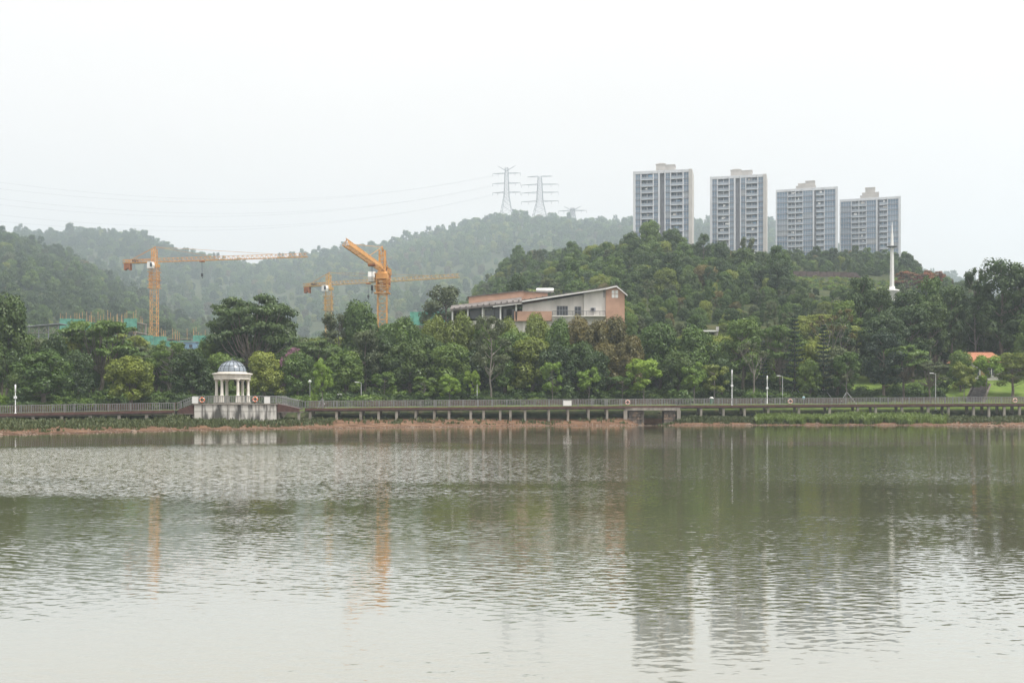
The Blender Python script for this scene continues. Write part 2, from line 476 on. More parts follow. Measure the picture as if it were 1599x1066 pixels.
ys = np.concatenate([[-200, 60, 100], np.arange(108, 215, 0.9), np.arange(216, 520, 4), np.arange(520, 1250, 12), np.arange(1260, 2600, 30), np.arange(2600, 3401, 100)])
us = np.arange(-500, 2101, 10.0)
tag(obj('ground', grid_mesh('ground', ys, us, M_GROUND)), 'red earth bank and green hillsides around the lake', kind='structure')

# ------------------------------------------------------------------ water
def water_material():
    m = bpy.data.materials.new('lake_water')
    m.use_nodes = True
    n = m.node_tree.nodes; l = m.node_tree.links
    n.remove(n['Principled BSDF'])
    geo = n.new('ShaderNodeNewGeometry')
    sp = n.new('ShaderNodeSeparateXYZ'); l.new(geo.outputs['Position'], sp.inputs[0])
    def math_(op, a, c=None, d=None):
        x = n.new('ShaderNodeMath'); x.operation = op
        for i, q in enumerate((a, c, d)):
            if q is None: continue
            if isinstance(q, (int, float)): x.inputs[i].default_value = q
            else: l.new(q, x.inputs[i])
        return x.outputs[0]
    def slope(scale, rot, detail, seed, rough=0.55):
        mp = n.new('ShaderNodeMapping'); mp.inputs['Scale'].default_value = (*scale, 1); mp.inputs['Rotation'].default_value = (0, 0, rot)
        mp.inputs['Location'].default_value = (seed, seed * 1.7, seed)
        l.new(geo.outputs['Position'], mp.inputs[0])
        t = n.new('ShaderNodeTexNoise'); t.inputs['Scale'].default_value = 1.0; t.inputs['Detail'].default_value = detail
        t.inputs['Roughness'].default_value = rough
        l.new(mp.outputs[0], t.inputs['Vector'])
        s = n.new('ShaderNodeSeparateColor'); l.new(t.outputs['Color'], s.inputs[0])
        return math_('SUBTRACT', s.outputs[0], 0.5), math_('SUBTRACT', s.outputs[1], 0.5)
    def smooth(src, a, c):
        r = n.new('ShaderNodeMapRange'); r.interpolation_type = 'SMOOTHSTEP'
        r.inputs['From Min'].default_value = a; r.inputs['From Max'].default_value = c
        l.new(src, r.inputs['Value']); return r.outputs[0]
    # wind patches: a ruffled lane between a sheltered strip under the far bank and calmer water this side
    mp = n.new('ShaderNodeMapping'); mp.inputs['Scale'].default_value = (0.035, 0.09, 1)
    l.new(geo.outputs['Position'], mp.inputs[0])
    pn = n.new('ShaderNodeTexNoise'); pn.inputs['Scale'].default_value = 1.0; pn.inputs['Detail'].default_value = 4
    l.new(mp.outputs[0], pn.inputs['Vector'])
    yw = math_('ADD', sp.outputs['Y'], math_('MULTIPLY', math_('SUBTRACT', pn.outputs['Fac'], 0.5), 30.0))
    lane = math_('MULTIPLY', smooth(yw, 38, 53), math_('SUBTRACT', 1.0, smooth(yw, 72, 98)))
    xw = math_('SUBTRACT', 1.0, math_('MULTIPLY', smooth(sp.outputs['X'], -18, 5), 0.84))
    lane = math_('MULTIPLY', lane, xw)
    calm = math_('SUBTRACT', 1.0, math_('MULTIPLY', smooth(yw, 84, 96), 0.5))
    a1, b1 = slope((3.2, 9.0), 0.12, 2.0, 3.0)
    a2, b2 = slope((7.0, 17.0), -0.18, 1.5, 11.0)
    a4, b4 = slope((4.5, 8.0), 0.0, 3.0, 31.0, 0.7)
    def bands(rot, scale, seed):
        mp2 = n.new('ShaderNodeMapping'); mp2.inputs['Rotation'].default_value = (0, 0, rot); mp2.inputs['Location'].default_value = (seed, seed, 0)
        l.new(geo.outputs['Position'], mp2.inputs[0])
        w = n.new('ShaderNodeTexWave'); w.wave_type = 'BANDS'; w.bands_direction = 'Y'
        w.inputs['Scale'].default_value = scale; w.inputs['Distortion'].default_value = 5.0
        w.inputs['Detail'].default_value = 2.0; w.inputs['Detail Scale'].default_value = 0.6
        l.new(mp2.outputs[0], w.inputs['Vector'])
        return math_('SUBTRACT', w.outputs['Fac'], 0.5)
    w1 = bands(0.42, 0.85, 2.0); w2 = bands(-0.38, 1.15, 9.0)
    mp3 = n.new('ShaderNodeMapping'); mp3.inputs['Scale'].default_value = (0.10, 0.16, 1); mp3.inputs['Location'].default_value = (7, 3, 0)
    l.new(geo.outputs['Position'], mp3.inputs[0])
    pn2 = n.new('ShaderNodeTexNoise'); pn2.inputs['Scale'].default_value = 1.0; pn2.inputs['Detail'].default_value = 3
    l.new(mp3.outputs[0], pn2.inputs['Vector'])
    gust = math_('MULTIPLY_ADD', smooth(pn2.outputs['Fac'], 0.36, 0.64), 0.9, 0.45)
    ripple = math_('ADD', math_('MULTIPLY', b1, 0.095), math_('MULTIPLY', b2, 0.085))
    wake = math_('ADD', math_('MULTIPLY', w1, 0.018), math_('MULTIPLY', w2, 0.016))
    base_y = math_('MULTIPLY', math_('ADD', ripple, wake), gust)
    base_x = math_('ADD', math_('MULTIPLY', a1, 0.03), math_('MULTIPLY', a2, 0.03))
    sy = math_('ADD', math_('MULTIPLY', base_y, calm), math_('MULTIPLY', math_('MULTIPLY', b4, lane), 2.6))
    sx = math_('ADD', math_('MULTIPLY', base_x, calm), math_('MULTIPLY', math_('MULTIPLY', a4, lane), 0.5))
    cb = n.new('ShaderNodeCombineXYZ'); l.new(sx, cb.inputs[0]); l.new(sy, cb.inputs[1]); cb.inputs[2].default_value = 1.0
    vm = n.new('ShaderNodeVectorMath'); vm.operation = 'NORMALIZE'; l.new(cb.outputs[0], vm.inputs[0])
    # turbid body under a reflecting surface, the share of reflection rising toward grazing angles
    body = n.new('ShaderNodeBsdfDiffuse'); body.inputs[0].default_value = (0.140, 0.128, 0.060, 1)
    gl = n.new('ShaderNodeBsdfGlossy'); gl.inputs[0].default_value = (1, 1, 1, 1); gl.inputs['Roughness'].default_value = 0.05
    l.new(vm.outputs[0], gl.inputs['Normal'])
    lw = n.new('ShaderNodeLayerWeight'); lw.inputs['Blend'].default_value = 0.5; l.new(vm.outputs[0], lw.inputs['Normal'])
    fr = math_('POWER', lw.outputs['Facing'], 1.75)
    mixs = n.new('ShaderNodeMixShader'); l.new(fr, mixs.inputs[0]); l.new(body.outputs[0], mixs.inputs[1]); l.new(gl.outputs[0], mixs.inputs[2])
    l.new(mixs.outputs[0], n['Material Output'].inputs['Surface'])
    return m
mbw = MB()
mbw.add([(-560, -200, 0), (560, -200, 0), (560, 215, 0), (-560, 215, 0)], [(0, 1, 2, 3)])
tag(mbw.build('water', water_material()), 'calm olive lake water rippled by light wind', kind='structure')

# ------------------------------------------------------------------ tree prototypes
def leaf_cloud(centres, radii, per, size, flat=1.0, up=0.35, seed=0, shell=0.55):
    """quads spread through clumps: centres (n,3), radii (n,) -> V, F, tint"""
    r = np.random.default_rng(seed)
    C = np.asarray(centres, float); Rr = np.asarray(radii, float)
    n = len(C)
    cnt = np.maximum((per * (Rr / Rr.mean()) ** 1.6).astype(int), 8)
    idx = np.repeat(np.arange(n), cnt)
    N = len(idx)
    d = r.normal(size=(N, 3)); d /= np.linalg.norm(d, axis=1)[:, None]
    rad = Rr[idx] * (shell + (1.12 - shell) * r.random(N))
    off = d * rad[:, None]; off[:, 2] *= flat
    p = C[idx] + off
    nrm = d * 0.85 + np.array([0, 0, up]) + r.normal(size=(N, 3)) * 0.33
    nrm /= np.linalg.norm(nrm, axis=1)[:, None]
    t = r.normal(size=(N, 3)); t -= (t * nrm).sum(1)[:, None] * nrm; t /= np.linalg.norm(t, axis=1)[:, None]
    s = np.cross(nrm, t)
    L = size * (0.6 + 0.8 * r.random(N)); Wd = L * (0.45 + 0.35 * r.random(N))
    a = p - t * L[:, None] * 0.5; c = p + t * L[:, None] * 0.5 - nrm * (L * 0.12)[:, None]
    b = p + s * Wd[:, None] * 0.5 + t * (L * 0.08)[:, None]; e = p - s * Wd[:, None] * 0.5 + t * (L * 0.08)[:, None]
    V = np.stack([a, b, c, e], 1).reshape(-1, 3)
    Fc = np.arange(N * 4).reshape(N, 4)
    ct = r.random(n)
    tint = np.clip(0.62 * ct[idx] + 0.38 * r.random(N), 0, 1)
    return V, Fc, tint

def limb(mb, a, b, r0, r1, seed, wob=0.06, n=4, sides=5):
    r = random.Random(seed)
    a = Vector(a); b = Vector(b)
    Ln = (b - a).length
    pts = []
    for i in range(n + 1):
        t = i / n
        p = a.lerp(b, t) + Vector((0, 0, -0.10 * Ln * math.sin(math.pi * t)))
        if 0 < i < n: p += Vector((r.uniform(-1, 1), r.uniform(-1, 1), r.uniform(-1, 1))) * wob * Ln
        pts.append(p)
    mb.tube(pts, [r0 + (r1 - r0) * i / n for i in range(n + 1)], sides, cap=False)

def proto(kind, seed):
    """returns (trunk MB, (V,F,tint)) for a tree about 1 unit = 1 m; height H, crown width Wd"""
    r = random.Random(seed); q = np.random.default_rng(seed)
    tr = MB(); C = []; Rd = []
    if kind == 'round':
        H, Wd = 10.0, 8.0
        n = 34
        for i in range(n):
            a = i * 2.39996 + q.random() * 0.7; zz = ((i + q.random()) / n) ** 0.85
            ph = math.sqrt(max(0.02, 1 - (abs(zz - 0.34) / 0.70) ** 2.2))
            rr = ph * (0.45 + 0.55 * math.sqrt(q.random())) * 2.85 * (0.85 + 0.25 * math.sin(3 * a + seed))
            C.append((rr * math.cos(a), rr * math.sin(a), 2.3 + zz * 6.4)); Rd.append(0.75 + 0.75 * q.random() ** 1.5)
        limb(tr, (0, 0, -0.6), (0.1, 0, 3.2), 0.30, 0.22, seed, 0.03, 4, 7)
        for i in range(0, n, 3): limb(tr, (0.1, 0, 1.9 + r.random() * 1.6), C[i], 0.13, 0.03, seed + i)
        return tr, leaf_cloud(C, Rd, 340, 0.30, 0.85, 0.4, seed, 0.72), H, Wd
    if kind == 'tall':
        H, Wd = 13.0, 7.0
        n = 44
        for i in range(n):
            a = q.random() * 2 * math.pi; zz = q.random()
            ph = 0.45 + 0.55 * math.sin(math.pi * min(1, 0.15 + 0.85 * zz)) ** 0.8
            rr = ph * (0.3 + 0.7 * math.sqrt(q.random())) * 2.8
            C.append((rr * math.cos(a), rr * math.sin(a), 3.6 + zz * 8.4)); Rd.append(0.6 + 0.6 * q.random())
        limb(tr, (0, 0, -0.6), (0.2, 0.1, 9.5), 0.28, 0.08, seed, 0.012, 6, 7)
        for i in range(0, n, 3):
            limb(tr, (0.1, 0.05, max(2.4, C[i][2] - 1.8)), C[i], 0.10, 0.025, seed + i)
        return tr, leaf_cloud(C, Rd, 190, 0.30, 0.8, 0.35, seed), H, Wd
    if kind == 'airy':
        H, Wd = 14.0, 6.5
        n = 40
        for i in range(n):
            a = q.random() * 2 * math.pi; zz = q.random()
            rr = (0.35 + 0.65 * math.sqrt(q.random())) * 2.9 * (0.55 + 0.45 * math.sin(math.pi * (0.2 + 0.75 * zz)))
            C.append((rr * math.cos(a), rr * math.sin(a), 5.2 + zz * 8.2)); Rd.append(0.45 + 0.5 * q.random())
        limb(tr, (0, 0, -0.6), (0.3, 0.2, 12.0), 0.22, 0.05, seed, 0.012, 7, 6)
        for i in range(0, n, 2): limb(tr, (0.12, 0.1, max(3.6, C[i][2] - 2.4)), C[i], 0.075, 0.02, seed + i)
        return tr, leaf_cloud(C, Rd, 230, 0.26, 0.9, 0.2, seed, 0.25), H, Wd
    if kind == 'umbrella':
        H, Wd = 9.0, 11.0
        tops = []
        for i in range(34):
            a = i * 2.39996 + q.random() * .5; k = (i + q.random()) / 34
            rr = 4.7 * math.sqrt(k)
            z = 8.5 - 1.5 * k - (q.random() < 0.5) * (0.5 + 2.0 * q.random())
            tops.append((rr * math.cos(a), rr * math.sin(a), z))
        for t in tops:
            for j in range(3):
                C.append((t[0] + q.normal() * 0.6, t[1] + q.normal() * 0.6, t[2] + q.normal() * 0.1)); Rd.append(0.7 + 0.5 * q.random())
        limb(tr, (0, 0, -0.6), (0.2, 0.1, 3.2), 0.30, 0.22, seed, 0.03, 4, 7)
        for i, t in enumerate(tops): limb(tr, (0.2, 0.1, 2.6 + 0.6 * r.random()), t, 0.12, 0.03, seed + i)
        return tr, leaf_cloud(C, Rd, 150, 0.29, 0.30, 0.8, seed, 0.3), H, Wd
    if kind == 'young':
        H, Wd = 6.0, 4.2
        n = 30
        for i in range(n):
            a = q.random() * 2 * math.pi; zz = q.random()
            rr = (0.3 + 0.7 * math.sqrt(q.random())) * 1.75 * (0.45 + 0.55 * math.sin(math.pi * (0.2 + 0.7 * zz)))
            C.append((rr * math.cos(a), rr * math.sin(a), 2.0 + zz * 3.6)); Rd.append(0.36 + 0.30 * q.random())
        limb(tr, (0, 0, -0.5), (0.05, 0, 4.6), 0.10, 0.03, seed, 0.02, 5, 6)
        for i in range(0, n, 2): limb(tr, (0.03, 0, max(1.5, C[i][2] - 0.9)), C[i], 0.04, 0.012, seed + i)
        return tr, leaf_cloud(C, Rd, 190, 0.22, 0.75, 0.45, seed, 0.5), H, Wd
    if kind == 'norfolk':
        H, Wd = 12.0, 4.6
        limb(tr, (0, 0, -0.6), (0, 0, 11.9), 0.20, 0.02, seed, 0.002, 6, 7)
        z = 1.6; lev = 0
        while z < 11.6:
            t = (z - 1.6) / 10.2
            L = 2.35 * (1 - t) ** 0.85 + 0.18
            nb = 7
            for k in range(nb):
                a = 2 * math.pi * (k + 0.5 * (lev % 2)) / nb + r.uniform(-0.1, 0.1)
                e = (L * math.cos(a), L * math.sin(a), z + 0.16 * L)
                limb(tr, (0, 0, z), e, 0.035, 0.012, seed + k, 0.01, 2, 4)
                m = max(2, int(L / 0.36))
                for j in range(1, m + 1):
                    s = j / m
                    C.append((e[0] * s, e[1] * s, z + 0.16 * L * s * s)); Rd.append(0.20 + 0.16 * (1 - abs(2 * s - 1)))
            z += 0.80 * (1 - 0.40 * t); lev += 1
        return tr, leaf_cloud(C, Rd, 13, 0.24, 0.40, 0.5, seed, 0.2), H, Wd
    if kind == 'bare':
        H, Wd = 11.0, 6.0
        limb(tr, (0, 0, -0.6), (0.1, 0, 5.0), 0.22, 0.14, seed, 0.02, 5, 6)
        def grow(p, d, L, rad, lv):
            e = Vector(p) + Vector(d) * L
            limb(tr, p, e, rad, rad * 0.55, r.randint(0, 9999), 0.05, 3, 4)
            if lv == 0:
                C.append(tuple(e)); Rd.append(0.25 + 0.3 * r.random()); return
            for k in range(3):
                nd = (Vector(d) + Vector((r.uniform(-1, 1), r.uniform(-1, 1), r.uniform(-0.1, 0.8))) * 0.62).normalized()
                grow(e, nd, L * r.uniform(0.6, 0.85), rad * 0.55, lv - 1)
        for k in range(5):
            a = k * 1.26 + r.random()
            grow((0.08, 0, 2.6 + 0.6 * k), Vector((0.6 * math.cos(a), 0.6 * math.sin(a), 0.9)).normalized(), 2.1, 0.09, 2)
        return tr, leaf_cloud(C, Rd, 26, 0.26, 0.8, 0.2, seed, 0.1), H, Wd
    if kind == 'shrub':
        H, Wd = 3.0, 4.0
        n = 24
        for i in range(n):
            a = q.random() * 2 * math.pi; rr = 1.5 * math.sqrt(q.random())
            C.append((rr * math.cos(a), rr * math.sin(a), 0.45 + q.random() * 1.9 * (1 - 0.3 * rr))); Rd.append(0.45 + 0.35 * q.random())
        for i in range(0, n, 4): limb(tr, (0, 0, -0.3), C[i], 0.05, 0.02, seed + i)
        return tr, leaf_cloud(C, Rd, 60, 0.32, 0.85, 0.4, seed, 0.4), H, Wd

PROTO = {}
def get_proto(kind, leaf, var, bark=None):
    key = (kind, leaf, var)
    if key not in PROTO:
        gk = (kind, var)
        if gk not in PROTO:
            PROTO[gk] = proto(kind, 100 * var + len(kind) * 7 + 3)
        tr, (V, Fc, ti), H, Wd = PROTO[gk]
        if bark is None:
            bark = {'airy': M_BARKP, 'bare': M_BARKP, 'norfolk': M_BARKD, 'young': M_BARKP}.get(kind, M_BARK)
        PROTO[key] = (tr.mesh('trunk', bark), np_mesh('crown', V, Fc, LEAF[leaf], ti), H, Wd)
    return PROTO[key]

NTREES = 0
TREES = []
def plant_tree(name, kind, leaf, var, x, y, h, w, label, group=None, cat='tree', rz=None, sink=0.0):
    global NTREES
    tm, cm, H, Wd = get_proto(kind, leaf, var)
    o = empty(name, (x, y, gz(x, y) - sink), random.random() * 6.28 if rz is None else rz, label, cat, group)
    k1 = random.uniform(.88, 1.14)
    o.scale = (w / Wd * k1, w / Wd / k1, h / H)
    obj('trunk', tm, o); c = obj('crown', cm, o)
    NTREES += 1
    TREES.append((x, y, w))
    return c

def tree_at(u, vtop, D, wpx, kind, leaf, label, var=None, name=None, group=None):
    x = (u - 799.5) * D / F
    zt = CAMH + (HOR - vtop) * D / F
    h = max(2.0, (zt - gz(x, D)) * 1.05)
    nm = name or {'norfolk': 'norfolk_pine', 'young': 'young_tree', 'shrub': 'shrub', 'bare': 'sparse_tree', 'umbrella': 'spreading_tree'}.get(kind, 'broadleaf_tree')
    v = (int(u) % 3) if var is None else var
    return plant_tree(nm, kind, leaf, v, x, D, h, wpx * D / F, label, group, 'shrub' if kind == 'shrub' else 'tree')

# ------------------------------------------------------------------ residential towers
def tower(u0, u1, vtop, D, rot, bays, rows, fh, label, stair, step=None, beige_right=True):
    """front face spans u0..u1; origin at the middle of the front face on the ground"""
    uc = (u0 + u1) / 2
    x = (uc - 799.5) * D / F
    Wd = (u1 - u0) * D / F / math.cos(rot) * 0.985
    ztop = CAMH + (HOR - vtop) * D / F
    zb = gz(x, D + 6) - 1.0
    Hh = ztop - zb
    o = empty('apartment_tower', (x, D, zb), -rot, label, 'apartment block', 'apartment towers on the hill')
    tot = sum(b[1] for b in bays)
    sc = Wd / tot
    dep = 15.0
    wall = MB(); frame = MB(); recess = MB()
    x0 = -Wd / 2
    wall.box(x0 + 0.3, -x0 - 0.3, 1.9, dep, 0, Hh - 1.0)                  # core
    top = Hh - 1.3
    zlow = top - rows * fh
    wall.box(x0 + 0.01, -x0 - 0.01, 0.012, 1.9, 0, zlow)                  # plinth storeys, hidden by trees
    wmesh = {}
    px = x0
    for (kind, wd) in bays:
        w = wd * sc
        a, b = px, px + w
        px = b
        if kind == 'P':
            frame.box(a, b, -0.25, 1.9, zlow, Hh)
            continue
        if kind == 'B':
            frame.box(a, b, -0.25, dep + 0.02, zlow - 20 if zlow > 20 else 0.0, Hh + 0.02, 1)
            continue
        if kind == 'D':                                                   # dark recess with small windows
            recess.box(a, b, 1.45, 1.88, zlow, Hh - 1.4)
        for i in range(rows):
            z1 = top - i * fh; z0 = z1 - fh
            if kind == 'W' or kind == 'W2':
                frame.box(a, b, 0.10, 1.6, z0 - 0.002, z0 + 0.42, 2)           # spandrel
                key = (kind, round(w, 2))
                if key not in wmesh:
                    m = MB()
                    m.box(0, w, 0.42, 0.50, 0.425, fh - 0.01, 0)
                    for t in ((0.02, 0.52, 0.98) if kind == 'W' else (0.02, 0.27, 0.5, 0.73, 0.98)):
                        m.box(t * w - 0.05, t * w + 0.05, 0.30, 0.419, 0.43, fh - 0.02, 1)
                    m.box(0.06, w - 0.06, 0.31, 0.418, 1.15, 1.25, 1)
                    wmesh[key] = m.mesh('window', [M_TGLASS, M_TWALL])
                obj('window', wmesh[key], o, (a, 0, z0))
            elif kind == 'C':                                             # balcony
                key = ('C', round(w, 2))
                if key not in wmesh:
                    m = MB()
                    m.box(0, w, -0.55, 1.7, 0, 0.28, 2)                    # slab
                    m.box(0.06, w - 0.06, -0.50, -0.44, 0.28, 1.22, 1)      # glass balustrade
                    m.box(0, w, -0.53, -0.41, 1.22, 1.30, 2)
                    m.box(0.0, w, 1.62, 1.70, 0.28, fh - 0.25, 0)          # sliding doors
                    m.box(w * 0.5 - 0.07, w * 0.5 + 0.07, -0.4, 1.6, 0.28, fh - 0.01, 2)
                    for t in (0.26, 0.74): m.box(t * w - 0.04, t * w + 0.04, 1.55, 1.619, 0.3, fh - 0.25, 2)
                    wmesh[key] = m.mesh('balcony', [M_TGLASS, M_TRAIL, M_TWALL])
                obj('balcony', wmesh[key], o, (a, 0, z0))
                lr = random.Random(int(u0 * 31 + i * 7 + a * 13))
                if lr.random() < .42:                                      # washing hung out to dry
                    lx = lr.uniform(.5, max(.6, w - 1.6)); lm = MB()
                    for k in range(lr.randint(1, 3)):
                        wd_ = lr.uniform(.35, .7); hh = lr.uniform(.5, 1.0)
                        lm.box(lx, lx + wd_, -.32, -.26, 2.3 - hh, 2.3); lx += wd_ + .08
                    obj('laundry', lm.mesh('laundry', lr.choice((M_WHITE, M_WHITE, M_BLUE, M_TBEIGE))), o, (a, 0, z0))
                elif lr.random() < .5:
                    if 'ac' not in wmesh:
                        lm = MB(); lm.box(0, .85, 1.25, 1.61, .3, .9); wmesh['ac'] = lm.mesh('air_conditioner', M_WHITE)
                    obj('air_conditioner', wmesh['ac'], o, (a + w * .3, 0, z0))
            elif kind == 'D':
                frame.box(a + 0.1, b - 0.1, 1.30, 1.449, z0, z0 + 0.9, 2)
        frame.box(a, b, -0.02, 1.9, top, Hh)                               # parapet over the bay
    wall.build('wall', M_TGREY, o)
    frame.build('facade_frame', [M_TWALL, M_TBEIGE, M_TGREY], o)
    if recess.v: recess.build('recess', M_TGREY, o)
    # stair and lift house on the roof
    r = MB()
    for (a, b, h, d0) in stair:
        r.box(x0 + a * Wd, x0 + b * Wd, d0, d0 + 6.0, Hh - 1.05, Hh + h)
        r.box(x0 + a * Wd - 0.15, x0 + b * Wd + 0.15, d0 - 0.15, d0 + 6.15, Hh + h, Hh + h + 0.3)
        r.box(x0 + (a * 0.7 + b * 0.3) * Wd, x0 + (a * 0.6 + b * 0.4) * Wd, d0 - 0.12, d0 + 0.1, Hh + 0.4, Hh + h - 0.8)
    rh = r.build('roof_house', M_TBEIGE, o)
    return o

BA = [('P', 20), ('W', 44), ('P', 9), ('C', 98), ('P', 8), ('W', 38), ('P', 15), ('D', 40), ('P', 8), ('W', 40), ('P', 9), ('C', 98), ('P', 9), ('W', 44), ('B', 30)]
BB = [('P', 9), ('W2', 88), ('P', 5), ('C', 56), ('P', 7), ('C', 55), ('P', 4), ('W2', 80), ('P', 12), ('D', 16), ('C', 62), ('P', 5), ('W2', 88), ('P', 20)]
tower(989, 1080, 266, 500, R(12.5), BA, 14, 3.0, 'tallest pale apartment tower, leftmost of four, beige side wall, trees at its foot', [(0.38, 0.54, 3.4, 3.0), (0.541, 0.70, 2.9, 3.2), (0.42, 0.50, 4.1, 5)])
tower(1110, 1195, 274, 530, R(15), BA, 14, 3.0, 'second apartment tower from the left with beige right edge', [(0.36, 0.55, 3.2, 3.0), (0.551, 0.74, 2.7, 3.2), (0.40, 0.52, 3.9, 5)])
tower(1214, 1305, 294, 580, R(17), BB, 13, 2.98, 'third apartment tower from the left with stepped rooftop housing', [(0.36, 0.48, 3.0, 3.0), (0.481, 0.63, 4.1, 2.4), (0.33, 0.64, 1.4, 1.2)])
tower(1315, 1402, 309, 590, R(19.5), BB, 12, 2.98, 'rightmost and lowest of the four apartment towers, behind the white spire', [(0.37, 0.64, 3.2, 3.0), (0.42, 0.58, 6.0, 3.4), (0.34, 0.64, 1.4, 1.2)])

# ------------------------------------------------------------------ white and terracotta building on the slope
def hill_building():
    D = 226.0; k = D / F
    X = lambda u: (u - 799.5) * k
    Z = lambda v: CAMH + (HOR - v) * k
    ox, oz = X(840), gz(X(840), D + 6) - 1.5
    o = empty('hillside_building', (ox, D, oz), 0, 'white building with terracotta gable and long sloping roof above the trees', 'building')
    x = lambda u: X(u) - ox
    z = lambda v: Z(v) - oz
    m = MB()                                                 # main white wall: front block right, with recess
    m.prism([(x(862), 0), (x(912), 0), (x(912), z(459)), (x(862), z(468))], 1.2, 9.0)
    m.prism([(x(912.1), 0), (x(945.9), 0), (x(945.9), z(450)), (x(912.1), z(457.5))], 0.3, 9.0)
    m.prism([(x(816), 0), (x(861.9), 0), (x(861.9), z(468)), (x(816), z(475))], 0.6, 9.0)
    m.prism([(x(706), 0), (x(815.9), 0), (x(815.9), z(500)), (x(706), z(500))], 1.0, 8.9)
    m.box(x(752), x(768), 2.2, 8.8, z(500) + 0.002, z(480))
    w = m.build('wall', M_WALLW, o)
    t = MB()
    t.prism([(x(946), 0), (x(975), 0), (x(975), z(458.5)), (x(962), z(447)), (x(946), z(450.5))], -0.4, 8.5)
    t.build('gable_wall', M_TERRA, o)
    t = MB(); t.box(x(803), x(861.8), -0.2, 0.58, z(501), z(486)); t.build('balcony_parapet', M_TERRA, o)
    t = MB()
    t.prism([(x(731), z(480)), (x(818), z(472)), (x(818), z(451.5)), (x(731), z(461.5))], 3.4, 9.0)
    t.prism([(x(818.1), z(473)), (x(856), z(470)), (x(856), z(454.5)), (x(818.1), z(452.5))], 4.0, 9.0)
    t.build('roof_block', M_TERRA, o)
    t = MB()
    t.prism([(x(731) - .3, z(461.5)), (x(818) + .1, z(451.5)), (x(818) + .1, z(450.4)), (x(731) - .3, z(460.3))], 3.2, 9.2)
    t.prism([(x(818) + .12, z(452.5)), (x(857), z(454.5)), (x(857), z(453.4)), (x(818) + .12, z(451.3))], 3.8, 9.2)
    t.build('roof_block_coping', M_ROOFG, o)
    # long roof: steeper to the right, flatter to the left
    t = MB()
    t.prism([(x(815), z(468.8)), (x(946), z(449)), (x(962), z(445.5)), (x(962), z(446.8)), (x(946), z(450.6)), (x(815), z(470.3))], -0.9, 9.6)
    t.prism([(x(703), z(482.5)), (x(815) - .02, z(470.6)), (x(815) - .02, z(473)), (x(703), z(484.4))], -0.8, 9.6)
    t.prism([(x(962) + .02, z(445.5)), (x(979), z(459.6)), (x(979), z(460.9)), (x(962) + .02, z(446.8))], -0.9, 9.4)
    roof = t.build('roof', M_ROOFG, o)
    t = MB()
    t.prism([(x(815), z(470.35)), (x(946), z(450.65)), (x(946), z(452.2)), (x(815), z(472.2))], -0.94, -0.5)
    t.prism([(x(770), z(478.5)), (x(815) - .02, z(473.05)), (x(815) - .02, z(474.8)), (x(770), z(480))], -0.84, -0.4)
    t.prism([(x(945), z(450.7)), (x(962), z(446.9)), (x(962), z(448.5)), (x(945), z(452.6))], -0.96, -0.42)
    t.prism([(x(962) + .02, z(446.9)), (x(979), z(461)), (x(979), z(462.6)), (x(962) + .02, z(448.6))], -0.96, -0.42)
    t.build('fascia', M_WHITE, roof)
    t = MB()
    xa, xb = x(703), x(815) - .05
    za, zb2 = z(484.3), z(472.9)
    t.add([(xa, -.85, za), (xb, -.85, zb2), (xb, 3.3, zb2 + 1.55), (xa, 3.3, za + 1.25), (xa, -.85, za - .15), (xb, -.85, zb2 - .15), (xb, 3.3, zb2 + 1.3), (xa, 3.3, za + 1.0)],
          [(0, 1, 2, 3), (7, 6, 5, 4), (0, 4, 5, 1), (1, 5, 6, 2), (2, 6, 7, 3), (3, 7, 4, 0)])
    t.build('verandah_roof', M_ROOFG, roof)
    # roof tiles hinted by battens
    for i in range(26):
        f = (i + 0.5) / 26
        b = MB(); u = 705 + f * 238
        v = np.interp(u, [703, 815, 946], [482.5, 468.8, 449])
        b.box(x(u) - 0.12, x(u) + 0.12, -0.92, 9.4, z(v) - 0.02, z(v) + 0.13)
        b.build('roof_ridge_tile', M_ROOFG, roof)
    # verandah posts, left wing
    for u in (706.5, 730.5, 753.5, 781.5, 806):
        b = MB(); b.box(x(u) - 0.16, x(u) + 0.16, -0.2, 0.15, z(500), z(np.interp(u, [703, 815], [484.8, 473.4]))); b.build('column', M_WHITE, o)
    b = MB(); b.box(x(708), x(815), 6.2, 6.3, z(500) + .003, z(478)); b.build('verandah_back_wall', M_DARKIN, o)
    for (a, c) in ((733, 750), (772, 780), (786, 791), (799, 806)):
        b = MB(); b.box(x(a), x(c), 2.0, 2.08, z(496), z(481)); b.build('window', M_DARKW, o)
    b = MB(); b.box(x(757), x(771), 2.0, 2.2, z(492), z(482)); b.build('shutter', M_TGREY, o)
    def win(u0, u1, v0, v1, yy, n):
        g = MB(); g.box(x(u0), x(u1), yy - 0.05, yy - 0.02, z(v1), z(v0)); wo = g.build('window', M_DARKW, o)
        g = MB()
        for i in range(n + 1):
            xx = x(u0) + (x(u1) - x(u0)) * i / n
            g.box(xx - 0.05, xx + 0.05, yy - 0.11, yy - 0.051, z(v1), z(v0))
        g.box(x(u0), x(u1), yy - 0.115, yy - 0.052, z(v0) - 0.9, z(v0) - 0.82)
        g.build('frame', M_TGREY, wo)
        g = MB(); g.box(x(u0) - .1, x(u1) + .1, yy - 0.16, yy - 0.001, z(v1) - 0.14, z(v1)); g.build('sill', M_WALLW, wo)
    win(870, 887, 477, 494, 1.2, 4)
    win(898, 907.5, 478, 493.5, 1.2, 2)
    # cross window in the gable: four white panes
    for du in (0, 5.4):
        for dv in (0, 6.2):
            g = MB(); g.box(x(955 + du), x(959.4 + du), -0.46, -0.41, z(459 + dv), z(453.6 + dv)); g.build('pane', M_WHITE, o)
